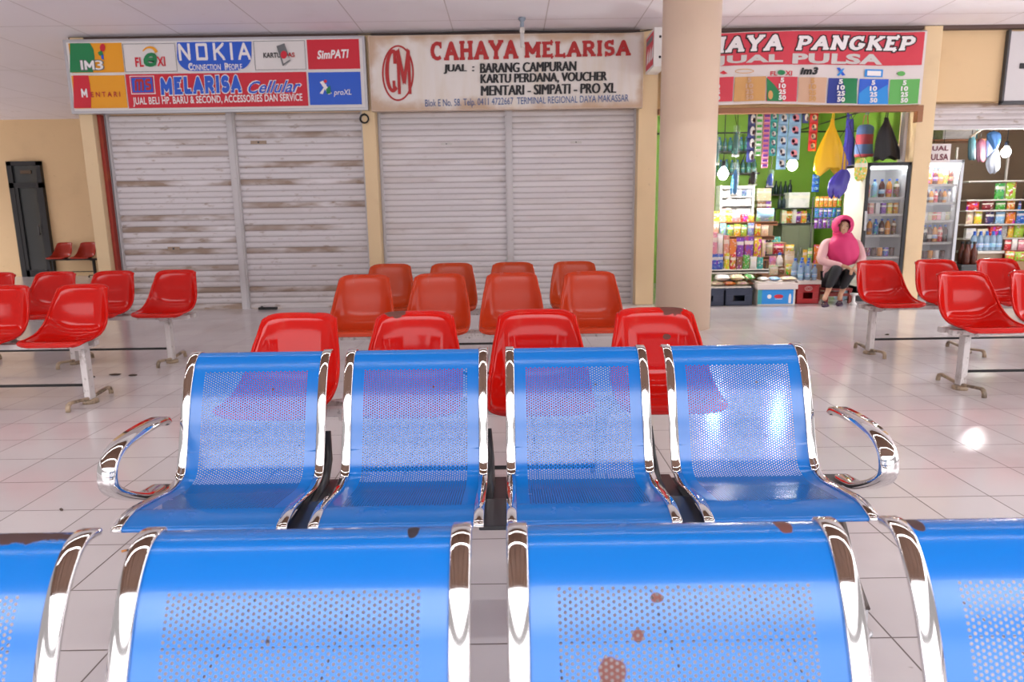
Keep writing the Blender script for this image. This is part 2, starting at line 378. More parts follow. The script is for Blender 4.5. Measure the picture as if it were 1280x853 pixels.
# shop one: lime green room behind the open front; shop two: brown room
b = MB(); b.box(2.045, 5.66, 12.6, 12.7, 0, 3.2); struct(b.build('wall_shop_back', GREENW))
b = MB(); b.box(1.97, 2.045, 9.9, 12.7, 0, 3.2); struct(b.build('wall_shop_left', GREENW))
b = MB(); b.box(5.66, 5.76, 9.9, 12.7, 0, 3.2); struct(b.build('wall_shop_right', GREENW))
b = MB(); b.box(2.0, 9.6, 9.86, 12.8, 3.2, 3.26); struct(b.build('ceiling_shop', OFFW))
b = MB(); b.box(5.76, 9.6, 12.6, 12.7, 0, 3.2); struct(b.build('wall_kiosk_back', BROWNW))
b = MB(); b.box(9.5, 9.6, 9.86, 12.7, 0, 3.2); struct(b.build('wall_kiosk_right', BROWNW))
# shutter posts and side channels
CHAN = paint('pale_grey_channel', (.62, .60, .61), dirt=(.3, .22, .18), amt=.8)
def chan(n, x0, x1, z1=2.74):
    b = MB(); b.box(x0, x1, 9.68, 9.80, 0, z1); b.box(x0 + .02, x1 - .02, 9.665, 9.68, 0, z1); struct(b.build('trim_%d' % n, CHAN))
chan(2, -3.895, -3.785); chan(3, -.035, .065); chan(4, -5.575, -5.535); chan(5, -2.03, -1.975); chan(6, -1.80, -1.765); chan(7, 1.765, 1.785)
b = MB(); b.box(-5.622, -5.575, 9.60, 9.70, 0, 2.72); struct(b.build('trim_8', RUSTRED))
sbox('trim_9', CHAN, 5.545, 5.585, 9.70, 9.80, 0, 2.64)
sbox('trim_10', CREAM, 2.045, 5.585, 9.66, 9.86, 2.66, 2.75)

sbox('trim_11', mat('gap_shade_brown', (.10, .06, .05), .6), -5.83, 10.5, 9.52, 9.62, 3.655, 3.70)  # dark strip standing in for the shade in the gap under the ceiling
# recess door: black frame, dark glass leaf, transom with small plate
d0 = at(31, 347, 16.5); dxl = -11.93; dxr = -11.13
b = MB(); Yd = 16.50
b.box(dxl, dxl + .12, Yd - .05, Yd + .05, 0, 2.74); b.box(dxr - .10, dxr, Yd - .05, Yd + .05, 0, 2.74); b.box(dxl, dxr, Yd - .05, Yd + .05, 2.64, 2.74); b.box(dxl, dxr, Yd - .05, Yd + .05, 2.12, 2.24)
dr = struct(b.build('door_1', BLACK))
b = MB(); b.box(dxl + .12, dxr - .10, Yd + .0, Yd + .02, .06, 2.12); b.box(dxl + .12, dxr - .10, Yd, Yd + .02, 2.24, 2.64); b.build('door_glass', mat('smoky_door_glass', (.035, .04, .042), .12), dr)
b = MB(); b.box(dxl + .12, dxl + .2, Yd - .04, Yd + .03, .0, 2.12); b.box(dxr - .17, dxr - .10, Yd - .04, Yd + .03, 0, 2.12); b.box(dxl + .12, dxr - .1, Yd - .04, Yd + .03, 0, .16); b.build('door_leaf_frame', BLACK, dr)
b = MB(); b.box(dxl + .30, dxr - .25, Yd - .03, Yd, 2.45, 2.53); b.build('door_plate', mat('dull_brass', (.10, .06, .03), .4), dr)
b = MB(); b.tube([(dxr - .2, Yd - .09, 1.0), (dxr - .2, Yd - .09, 1.25)], .015, 8); b.box(dxr - .21, dxr - .19, Yd - .09, Yd - .03, 1.02, 1.04); b.build('door_handle', DARKG, dr)

# ================================================================ BLUE PERFORATED BENCHES
PROF = catmull([(0, -.340, .420), (0, -.348, .429), (0, -.335, .438), (0, -.27, .449), (0, -.17, .438), (0, -.075, .424), (0, -.022, .426), (0, .018, .444), (0, .046, .50), (0, .066, .555), (0, .085, .612), (0, .115, .69), (0, .150, .757), (0, .185, .797), (0, .212, .808), (0, .234, .805)], 6)
ARC = [0.0]
for i in range(1, len(PROF)): ARC.append(ARC[-1] + (PROF[i] - PROF[i - 1]).length)
def prof_at(s):
    s = max(0, min(ARC[-1], s))
    for i in range(1, len(ARC)):
        if s <= ARC[i]:
            k = (s - ARC[i - 1]) / max(1e-9, ARC[i] - ARC[i - 1]); return PROF[i - 1].lerp(PROF[i], k)
    return PROF[-1]
def arc_of(test):
    for i, p in enumerate(PROF):
        if test(p): return ARC[i]
HALF = .239
def perforated_panel():
    b = MB(); hw = HALF - .022; p_ = .0085; cw = .00736; nc = 47; px = nc * cw / 2; r = .0024
    s0 = arc_of(lambda p: p.y > -.262); s1 = arc_of(lambda p: p.z > .755)
    nr = int((s1 - s0) / p_); s1 = s0 + nr * p_
    P = lambda x, s: (x,) + tuple(prof_at(s))[1:]
    def strip(x0, x1, sa, sb, n):
        b.grid(lambda u, v: P(x0 + (x1 - x0) * u, sa + (sb - sa) * v), 1, n)
    strip(-hw, hw, 0, s0, 26); strip(-hw, hw, s1, ARC[-1], 18); strip(-hw, -px, s0, s1, nr * 2); strip(px, hw, s0, s1, nr * 2)
    for i in range(nc):
        x0 = -px + i * cw; x1 = x0 + cw; xm = (x0 + x1) / 2; odd = i % 2; sa = s0 + odd * p_ / 2
        if odd: strip(x0, x1, s0, s0 + p_ / 2, 1); strip(x0, x1, s1 - p_ / 2, s1, 1)
        for j in range(nr - odd):
            a0 = sa + j * p_; a1 = a0 + p_; am = (a0 + a1) / 2
            O = [(x0, a0), (xm, a0), (x1, a0), (x1, am), (x1, a1), (xm, a1), (x0, a1), (x0, am)]
            I = [(xm + r * math.cos(t), am + r * math.sin(t)) for t in [PI * (1.25 + .25 * k) for k in range(8)]]
            b.add([P(*q) for q in O] + [P(*q) for q in I], [(k, (k + 1) % 8, 8 + (k + 1) % 8, 8 + k) for k in range(8)], 0, True)
    # turned-down flange under the front lip and behind the top roll
    for s_, d_ in ((0, Vector((0, .018, -.002))), (ARC[-1], Vector((0, .002, -.010)))):
        p = prof_at(s_); q = p + d_
        b.add([(-hw, p.y, p.z), (hw, p.y, p.z), (hw, q.y, q.z), (-hw, q.y, q.z)], [(0, 1, 2, 3)])
    # folded side rims
    for sx_ in (-hw, hw):
        o = []
        for i, p in enumerate(PROF):
            d = (PROF[min(i + 1, len(PROF) - 1)] - PROF[max(i - 1, 0)]).normalized(); n_ = Vector((0, -d.z, d.y))
            o.append((p, p - n_ * .012))
        for i in range(len(o) - 1):
            b.add([(sx_, o[i][0].y, o[i][0].z), (sx_, o[i + 1][0].y, o[i + 1][0].z), (sx_, o[i + 1][1].y, o[i + 1][1].z), (sx_, o[i][1].y, o[i][1].z)], [(0, 1, 2, 3)], 0, True)
    return b
PANEL = perforated_panel()
def merge_me(me):
    bm = bmesh.new(); bm.from_mesh(me); bmesh.ops.remove_doubles(bm, verts=bm.verts, dist=.00004); bm.to_mesh(me); bm.free(); me.update()
def rsec(w, h, r=.4):
    k = [(-w, -h * r), (-w * .82, h * .75), (-w * .4, h), (w * .4, h), (w * .82, h * .75), (w, -h * r), (w * .8, -h), (-w * .8, -h)]
    return k
def strip_mb(side):
    b = MB(); x = side * (HALF - .0145); pts = []
    for i, p in enumerate(PROF[5:]): pts.append((x, p.y, p.z))
    # a fuller flat tip at the seat front, a turned tip at the top
    b.sweep([Vector(p) for p in pts], rsec(.0155, .006), Vector((-1, 0, 0)))
    return b
ARM = catmull([(0, .095, .598), (0, .075, .611), (0, -.02, .616), (0, -.115, .612), (0, -.175, .600), (0, -.215, .574), (0, -.23, .540), (0, -.225, .505), (0, -.185, .470), (0, -.11, .428), (0, -.055, .408), (0, .02, .400)], 6)
bench_mesh = {}
def blue_bench(cx, y0, label, mats, P4):
    root = empty('waiting_bench', (cx, y0, 0), label, 'bench', None)
    P4 = [x - cx for x in P4]
    for i, x in enumerate(P4):
        if 'panel' not in bench_mesh:
            o = PANEL.build('seat_panel', mats[i], root); merge_me(o.data); bench_mesh['panel'] = o.data
        else:
            me = bench_mesh['panel']
            if me.materials[0] != mats[i]:
                me = me.copy(); me.materials[0] = mats[i]
            o = bpy.data.objects.new('seat_panel', me); COL.objects.link(o); o.parent = root
        o.location = (x, 0, 0)
        for s in (-1, 1):
            if s not in bench_mesh: t = strip_mb(s).build('chrome_trim', CHROME, o); bench_mesh[s] = t.data
            else: t = bpy.data.objects.new('chrome_trim', bench_mesh[s]); COL.objects.link(t); t.parent = o
        if i in (0, 3):
            pass
    # black carrying beam, filler plates in the gaps, seat arms behind the gaps
    b = MB(); b.rbox(-1.09, 1.09, -.02, .06, .335, .395, .008); b.build('beam', BLACKM, root)
    for x in [(P4[k] + P4[k + 1]) / 2 for k in range(3)]:
        b = MB(); b.rbox(x - .045, x + .045, -.335, -.15, .408, .420, .003); b.rbox(x - .03, x + .03, -.20, .05, .385, .41, .003)
        b.tube([(x - .022, -.16, .40), (x - .024, .0, .41), (x - .026, .07, .47), (x - .028, .10, .56)], [.014, .017, .016, .010], 8)
        b.build('bracket', BLACK, root)
    for s in (-1, 1):
        b = MB(); X = s * 1.116
        b.sweep([Vector((X, p.y, p.z)) for p in ARM], rsec(.029, .013, .2), Vector((1, 0, 0)))
        b.build('armrest', CHROME, root)
        b = MB(); b.rbox(min(s * 1.06, s * 1.13), max(s * 1.06, s * 1.13), -.02, .05, .385, .402, .003); b.build('arm_bracket', BLACK, root)
        # splayed legs front and rear
        for q, yy in ((-1, -.215), (1, .30)):
            b = MB(); xl = s * 1.075
            pts = catmull([(xl, .02, .345), (xl, .02 + (yy - .02) * .35, .27), (xl + s * .005, .02 + (yy - .02) * .68, .15), (xl + s * .012, yy, .07)], 5)
            b.sweep([Vector(p) for p in pts], rsec(.017, .026, .5), Vector((1, 0, 0)))
            lg = b.build('leg', BRONZE, root)
            b = MB(); b.lathe([(.014, .012), (.016, .02), (.016, .078), (.013, .082)], (xl + s * .012, yy, 0), 14); b.lathe([(.033, 0), (.034, .004), (.028, .010), (.012, .014)], (xl + s * .012, yy, 0), 20)
            b.build('foot', GREYM, lg)
    return root
blue_bench(-.040, 2.045, 'blue perforated metal bench with chrome armrests, standing behind the foreground bench', [BLUE_PAINT] * 4, [-.853, -.319, .2205, .757])
blue_bench(-.040, .685, 'blue perforated metal bench closest to the viewer, rust spot on its seat back', [BLUE_EDGE, BLUE_CHIP, BLUE_RUST, BLUE_CHIP2], [-.843, -.299, .230, .775])

# ================================================================ RED SHELL BENCHES
SC = catmull([(0, -.245, .452), (0, -.250, .466), (0, -.225, .476), (0, -.12, .462), (0, .0, .449), (0, .09, .452), (0, .145, .475), (0, .175, .525), (0, .19, .60), (0, .203, .70), (0, .216, .78), (0, .226, .812), (0, .242, .822), (0, .256, .815)], 4)
SE = catmull([(0, -.235, .455), (0, -.238, .468), (0, -.215, .482), (0, -.135, .488), (0, -.05, .505), (0, .012, .535), (0, .058, .575), (0, .094, .625), (0, .124, .685), (0, .150, .735), (0, .176, .785), (0, .194, .807), (0, .214, .814), (0, .232, .806)], 4)
SW = [.196, .210, .219, .224, .225, .223, .218, .210, .200, .188, .178, .172, .168, .165]
def shell_mb():
    nv = len(SC) - 1; nu = 26
    def pt(u, v):
        k = v * nv; i = min(int(k), nv - 1); f = k - i
        c = SC[i].lerp(SC[i + 1], f); e = SE[i].lerp(SE[i + 1], f)
        kk = k / 4; j = min(int(kk), len(SW) - 2); w = SW[j] + (SW[j + 1] - SW[j]) * (kk - j)
        a = (u - .5) * 2; aa = abs(a)
        # round the corners at the top and the front
        t = kk / (len(SW) - 1)
        cut = max(0, (t - .80) / .20) ** 2.6 * .018 + max(0, (.14 - t) / .14) ** 2 * .05
        m = aa ** 3.8
        p = c.lerp(e, m); x = a * (w - cut * aa ** 6)
        if t > .8: p = p + Vector((0, .002, -.014)) * max(0, (t - .8) / .2) * aa ** 10
        # slight outward roll of the rim
        if aa > .93: p = p + Vector((0, .16, -.10)) * (aa - .93)
        return Vector((x, p.y, p.z))
    b = MB(); b.grid(pt, nu, nv)
    rim = [pt(i / nu, 0) for i in range(nu + 1)] + [pt(1, j / nv) for j in range(1, nv + 1)] + [pt(1 - i / nu, 1) for i in range(1, nu + 1)] + [pt(0, 1 - j / nv) for j in range(1, nv + 1)]
    b.tube(rim, .0055, 6, cap=False)
    return b
SHELL = shell_mb(); shell_me = {}
def shell(parent, m, loc, rz=0., sc=1.):
    if m.name not in shell_me:
        o = SHELL.build('seat_shell', m, parent)
        bm = bmesh.new(); bm.from_mesh(o.data); bmesh.ops.recalc_face_normals(bm, faces=bm.faces); bm.to_mesh(o.data); bm.free()
        shell_me[m.name] = o.data
    else:
        o = bpy.data.objects.new('seat_shell', shell_me[m.name]); COL.objects.link(o); o.parent = parent
    sol = o.modifiers.new('thickness', 'SOLIDIFY'); sol.thickness = .006; sol.offset = 0
    o.location = loc; o.rotation_euler = (0, 0, rz); o.scale = (sc, sc, sc)
    return o
def red_bench(label, y0, xs, mats, legs, group=None, beamx=None, sc=1., jit=None, dark=False):
    cx = sum(xs) / len(xs)
    root = empty('shell_seat_bench', (cx, y0, 0), label, 'bench', group)
    jit = jit or [0] * len(xs)
    for x, m, j in zip(xs, mats, jit): shell(root, m, (x - cx, 0, 0), j, sc)
    bx = beamx or (min(xs) - .20, max(xs) + .20)
    lm = BLACKM if dark else LEGW
    b = MB(); b.rbox(bx[0] - cx, bx[1] - cx, -.085, -.035, .405, .443, .004); b.rbox(bx[0] - cx, bx[1] - cx, .035, .085, .405, .443, .004)
    for x in xs: b.rbox(x - cx - .12, x - cx + .12, -.09, .09, .443, .449, .002)
    b.build('beam', lm, root)
    for x in legs:
        b = MB(); X = x - cx
        b.rbox(X - .022, X + .022, -.032, .032, .03, .41, .006); b.rbox(X - .035, X + .035, -.09, .09, .392, .406, .002)
        lg = b.build('leg', lm, root)
        b = MB(); pts = [(X, -.250, .004), (X, -.248, .030), (X, -.238, .050), (X, -.215, .058), (X, -.10, .046), (X, 0, .036), (X, .10, .046), (X, .215, .058), (X, .238, .050), (X, .248, .030), (X, .250, .004)]
        b.sweep([Vector(p) for p in pts], rsec(.016, .010, .3), Vector((1, 0, 0))); b.lathe([(.052, .0), (.052, .022), (.04, .03)], (X, 0, 0), 16)
        b.build('foot', BLACKM if dark else FOOTB, lg)
    b = MB(); b.tube([(min(legs) - cx, 0, .13), (max(legs) - cx, 0, .13)], .010, 8); b.build('stretcher', BLACKM, root)
    return root
R_ = RED_SHELL
red_bench('red plastic seat bench just behind the blue benches, with chipped seat backs', 2.90, [-1.005, -.445, .125, .675], [RED_CHIP_C, RED_CHIP_A, R_, RED_CHIP_B], [-.72, .40], jit=[-.10, 0, 0, 0])
red_bench('worn orange-red seat bench in the centre, second of three one behind another', 4.80, [-1.085, -.525, .015, .595], [ORANGE_SHELL] * 4, [-.80, .31], sc=1.03)
red_bench('faded orange seat bench in the centre, standing closest to the shutters', 5.98, [-1.095, -.53, .03, .595], [ORANGE_SHELL2] * 4, [-.80, .30], sc=1.03)
red_bench('nearer red seat bench on the left side of the hall', 4.615, [-3.07, -3.63, -4.185, -4.74], [R_] * 4, [-2.99, -3.865, -4.74], beamx=(-4.95, -2.93))
red_bench('farther red seat bench on the left, in front of the dirty shutters', 5.97, [-3.06, -3.63, -4.165, -4.72], [R_] * 4, [-3.08, -3.955, -4.83])
red_bench('nearer red seat bench on the right side of the hall', 4.635, [3.275, 3.80, 4.35, 4.90], [R_] * 4, [3.21, 4.08, 4.95], beamx=(3.06, 5.1))
red_bench('farther red seat bench on the right, in front of the open shops', 5.905, [3.345, 3.875, 4.435, 4.98], [R_] * 4, [3.235, 4.10, 4.97])
red_bench('dark red two-seat bench against the yellow wall beside the black door', 16.15, [-10.72, -10.15], [DRED_SHELL] * 2, [-11.0, -9.95], beamx=(-11.02, -9.85), dark=True, sc=1.0)

# ================================================================ SHUTTERS
def shutter(x0, x1, label, m, plates):
    root = empty('roller_shutter', ((x0 + x1) / 2, 9.74, 0), label, 'shutter', None)
    cx = (x0 + x1) / 2; hw = (x1 - x0) / 2; b = MB(); prof = []
    n = 34
    for k in range(n):
        z = .08 * k
        prof += [(.004, z + .003), (-.004, z + .012), (-.010, z + .026), (-.0115, z + .042), (-.009, z + .058), (-.003, z + .070), (.006, z + .074)]
    prof = [(y, max(z, .06)) for y, z in prof if z < 2.74 and z >= .05]
    b.add([(-hw, y, z) for y, z in prof] + [(hw, y, z) for y, z in prof], [(i, i + len(prof), i + len(prof) + 1, i + 1) for i in range(len(prof) - 1)], 0, False)
    b.box(-hw, hw, .012, .03, .05, 2.73)
    b.build('slat_curtain', m, root)
    b = MB(); b.rbox(-hw, hw, -.022, .02, .004, .06, .005); b.build('bottom_bar', m, root)
    for (px, pz, w, h, pm) in plates:
        b = MB(); b.rbox(px - cx - w / 2, px - cx + w / 2, -.020, -.010, pz - h / 2, pz + h / 2, .002)
        b.tube([(px - cx, -.024, pz), (px - cx, -.012, pz)], h * .3, 10, m=1); b.build('lock_plate', [pm, DARKG], root)
    return root
SH_A = shutter_mat('dirty_white_shutter_slats', 1.35, 3.); SH_B = shutter_mat('stained_white_shutter_slats', 1.2, 40.); SH_C = shutter_mat('white_shutter_slats', .35, 80.); SH_D = shutter_mat('clean_white_shutter_slats', .30, 120.)
BRASSY = mat('dirty_lock_plate', (.38, .28, .2), .5)
shutter(-5.535, -3.895, 'dirty white roller shutter left of the post, under the melarisa cellular sign', SH_A, [(at(217, 311, 9.72).x, at(217, 311, 9.72).z, .17, .05, BRASSY)])
shutter(-3.785, -2.03, 'stained white roller shutter beside the coiled cable pillar, under the mobile phone sign', SH_B, [(at(323, 178, 9.72).x, at(323, 178, 9.72).z, .22, .045, BRASSY)])
shutter(-1.765, -.035, 'clean white roller shutter under the left half of the cahaya melarisa sign', SH_C, [(at(558, 180, 9.72).x, at(558, 180, 9.72).z, .16, .03, LGREY_I)])
shutter(.065, 1.765, 'clean white roller shutter under the right half of the cahaya melarisa sign', SH_D, [(at(720, 178, 9.72).x, at(720, 178, 9.72).z, .16, .03, LGREY_I)])
# rolled-up shutter of the right-hand shop
root = empty('rolled_shutter', (7.6, 9.74, 2.43), 'rolled-up grey roller shutter above the open shop at the right edge', 'shutter')
b = MB(); prof = []
for k in range(4):
    z = .075 * k; prof += [(0, z), (-.012, z + .02), (-.014, z + .04), (-.004, z + .068), (.004, z + .073)]
b.add([(-1.75, y, z) for y, z in prof] + [(1.8, y, z) for y, z in prof], [(i, i + len(prof), i + len(prof) + 1, i + 1) for i in range(len(prof) - 1)])
b.box(-1.75, 1.8, .01, .05, 0, .30); b.build('slat_curtain', SH_B, root)
b = MB(); b.rbox(-1.75, 1.8, -.03, .05, -.05, .0, .005); b.build('bottom_bar', CHAN, root)

# ================================================================ LETTERING
_fc = {}
def font_mesh(txt, bold=0., shear=0., res=3):
    k = (txt, bold, shear, res)
    if k in _fc: return _fc[k]
    cu = bpy.data.curves.new('t', 'FONT'); cu.body = txt; cu.size = 1; cu.offset = bold; cu.shear = shear; cu.resolution_u = res; cu.space_character = 1 + bold * 1.6
    cu.fill_mode = 'FRONT'
    o = bpy.data.objects.new('t', cu); COL.objects.link(o); bpy.context.view_layer.update()
    dg = bpy.context.evaluated_depsgraph_get(); me = o.evaluated_get(dg).to_mesh()
    vs = [(v.co.x, v.co.y) for v in me.vertices]; fs = [tuple(p.vertices) for p in me.polygons]
    o.evaluated_get(dg).to_mesh_clear(); bpy.data.objects.remove(o); bpy.data.curves.remove(cu)
    _fc[k] = (vs, fs); return vs, fs
class Sign:
    """flat artwork on the plane y = Y, addressed by picture coordinates turned into metres on that plane"""
    def __init__(s, Y): s.Y = Y; s.b = MB(); s.mats = []; s.lay = 0
    def mi(s, m):
        if m not in s.mats: s.mats.append(m)
        return s.mats.index(m)
    def w(s, px, py): p = at(px, py, s.Y); return p.x, p.z
    def box(s, x0, y0, x1, y1):
        xm, ym = (x0 + x1) / 2, (y0 + y1) / 2
        return s.w(x0, ym)[0], s.w(x1, ym)[0], s.w(xm, y1)[1], s.w(xm, y0)[1]
    def flat(s, vs, fs, m, d, stag=False):
        y = s.Y - .002 - d * .0045
        fx = []
        for f in fs:
            a = sum((vs[f[i]][0] * vs[f[(i + 1) % len(f)]][1] - vs[f[(i + 1) % len(f)]][0] * vs[f[i]][1]) for i in range(len(f)))
            fx.append(tuple(f) if a > 0 else tuple(reversed(f)))
        if stag:      # overlapping brush strokes: lift each a hair above the one before
            for i, f in enumerate(fx): s.b.add([(vs[j][0], y - i * .00003, vs[j][1]) for j in f], [tuple(range(len(f)))], s.mi(m))
        else: s.b.add([(x, y, z) for x, z in vs], fx, s.mi(m))
    def rect(s, x0, y0, x1, y1, m, d=1):
        a, b_, c, e = s.box(x0, y0, x1, y1); s.flat([(a, c), (b_, c), (b_, e), (a, e)], [(0, 1, 2, 3)], m, d)
    def outline(s, x0, y0, x1, y1, m, d=1, t=.008):
        a, b_, c, e = s.box(x0, y0, x1, y1)
        for q in ((a, b_, c, c + t), (a, b_, e - t, e), (a, a + t, c + t, e - t), (b_ - t, b_, c + t, e - t)):
            s.flat([(q[0], q[2]), (q[1], q[2]), (q[1], q[3]), (q[0], q[3])], [(0, 1, 2, 3)], m, d)
    def poly(s, pts, m, d=1):
        P = [s.w(*p) for p in pts]; s.flat(P, [tuple(range(len(P)))], m, d)
    def ell(s, cx, cy, rx, ry, m, d=1, n=32, a0=0, a1=360):
        P = [s.w(cx + rx * math.cos(math.radians(a0 + (a1 - a0) * k / n)), cy - ry * math.sin(math.radians(a0 + (a1 - a0) * k / n))) for k in range(n)]
        s.flat(P, [tuple(range(n))], m, d)
    def ring(s, cx, cy, rx, ry, th, m, d=1, n=40, a0=0, a1=360, th1=None):
        A = []; B = []
        for k in range(n + 1):
            a = math.radians(a0 + (a1 - a0) * k / n); tk = th if th1 is None else th + (th1 - th) * k / n
            A.append(s.w(cx + rx * math.cos(a), cy - ry * math.sin(a))); B.append(s.w(cx + (rx - tk) * math.cos(a), cy - (ry - tk) * math.sin(a)))
        s.flat(A + B, [(k, k + 1, n + 2 + k, n + 1 + k) for k in range(n)], m, d)
    def fit(s, vs, x0, y0, x1, y1, slope=0.):
        a, b_, c, e = s.box(x0, y0, x1, y1)
        mx = min(v[0] for v in vs); Mx = max(v[0] for v in vs); my = min(v[1] for v in vs); My = max(v[1] for v in vs)
        return [(a + (v[0] - mx) / (Mx - mx) * (b_ - a), c + (v[1] - my) / (My - my) * (e - c) + slope * ((v[0] - mx) / (Mx - mx) - .5)) for v in vs]
    def heavy(s, t, x0, y0, x1, y1, m, d=2, shear=0., slope=0., k=.75):
        for i, dx in enumerate((-k, 0, k)): s.text(t, x0 + dx, y0, x1 + dx, y1, m, d + i * .02, .0, shear, slope)
    def text(s, t, x0, y0, x1, y1, m, d=2, bold=.0, shear=0., slope=0.):
        vs, fs = font_mesh(t, bold, shear); s.flat(s.fit(vs, x0, y0, x1, y1, slope), fs, m, d)
    def strokes(s, t, x0, y0, x1, y1, m, d=2, wt=.2, slab=0., shear=0., gap=.16, grow=0., slope=0., thin=1.):
        vs, fs = stroke_text(t, wt, slab, shear, gap, thin)
        out = s.fit(vs, x0, y0, x1, y1, slope)
        if grow:
            vs2, _ = stroke_text(t, wt, slab, shear, gap, thin, grow); g = s.fit(vs, x0, y0, x1, y1)
            mx = min(v[0] for v in vs); Mx = max(v[0] for v in vs); my = min(v[1] for v in vs); My = max(v[1] for v in vs)
            a, b_, c, e = s.box(x0, y0, x1, y1)
            out = [(a + (v[0] - mx) / (Mx - mx) * (b_ - a), c + (v[1] - my) / (My - my) * (e - c) + slope * ((v[0] - mx) / (Mx - mx) - .5)) for v in vs2]
        s.flat(out, fs, m, d, True)
    def build(s, name, parent): return s.b.build(name, s.mats, parent)
def arcp(cx, cy, rx, ry, a0, a1, n=12): return [(cx + rx * math.cos(math.radians(a0 + (a1 - a0) * k / n)), cy + ry * math.sin(math.radians(a0 + (a1 - a0) * k / n))) for k in range(n + 1)]
# glyph: width, strokes, foot serifs (x, y)
GL = {
 'C': (.78, [arcp(.42, .5, .36, .5, 50, 310, 16)], [(.66, .80, 'v'), ]),
 'A': (.86, [[(.08, 0), (.43, 1), (.78, 0)], [(.2, .32), (.66, .32)]], [(.08, 0), (.78, 0)]),
 'H': (.86, [[(.14, 0), (.14, 1)], [(.72, 0), (.72, 1)], [(.14, .5), (.72, .5)]], [(.14, 0), (.14, 1), (.72, 0), (.72, 1)]),
 'Y': (.84, [[(.08, 1), (.42, .45), (.76, 1)], [(.42, .5), (.42, 0)]], [(.08, 1), (.76, 1), (.42, 0)]),
 'M': (1.04, [[(.13, 0), (.13, 1), (.52, .25), (.91, 1), (.91, 0)]], [(.13, 0), (.91, 0), (.10, 1), (.94, 1)]),
 'E': (.70, [[(.14, 0), (.14, 1)], [(.14, 1), (.60, 1)], [(.14, .52), (.50, .52)], [(.14, 0), (.62, 0)]], [(.12, 0), (.12, 1), (.60, .92, 'v'), (.62, .08, 'v')]),
 'L': (.66, [[(.14, 1), (.14, 0), (.60, 0)]], [(.14, 1), (.12, 0), (.60, .1, 'v')]),
 'R': (.82, [[(.14, 0), (.14, 1)], [(.14, 1), (.42, 1)] , arcp(.42, .75, .26, .25, 90, -90, 8), [(.42, .5), (.14, .5)], [(.40, .5), (.72, 0)]], [(.14, 0), (.12, 1), (.72, 0)]),
 'I': (.28, [[(.14, 0), (.14, 1)]], [(.14, 0), (.14, 1)]),
 'S': (.70, [arcp(.36, .74, .25, .26, 30, 250, 12) + arcp(.34, .26, .27, .26, 70, -150, 12)], [(.57, .86, 'v'), (.09, .14, 'v')]),
 'P': (.74, [[(.14, 0), (.14, 1)], [(.14, 1), (.40, 1)], arcp(.40, .72, .27, .28, 90, -90, 10), [(.40, .44), (.14, .44)]], [(.14, 0), (.12, 1)]),
 'N': (.90, [[(.13, 0), (.13, 1), (.76, 0), (.76, 1)]], [(.13, 0), (.10, 1), (.76, 1)]),
 'G': (.84, [arcp(.42, .5, .36, .5, 50, 345, 16), [(.78, .36), (.48, .40)]], [(.66, .82, 'v'), (.70, .40)]),
 'K': (.86, [[(.14, 0), (.14, 1)], [(.74, 1), (.18, .46)], [(.34, .58), (.76, 0)]], [(.14, 0), (.14, 1), (.74, 1), (.76, 0)]),
 'O': (.86, [[(.12, 0), (.12, 1), (.74, 1), (.74, 0), (.12, 0)]], []),
 'D': (.8, [[(.14, 0), (.14, 1), (.4, 1)], arcp(.38, .5, .3, .5, 90, -90, 12), [(.4, 0), (.14, 0)]], []),
 'm': (1.0, [[(.12, 0), (.12, .9)], [(.12, .9), (.80, .9), (.88, .8), (.88, 0)], [(.5, .9), (.5, 0)]], []),
 's': (.7, [[(.60, .9), (.2, .9), (.12, .8), (.16, .52), (.56, .42), (.58, .12), (.5, .05), (.10, .05)]], []),
 ' ': (.42, [], []),
}
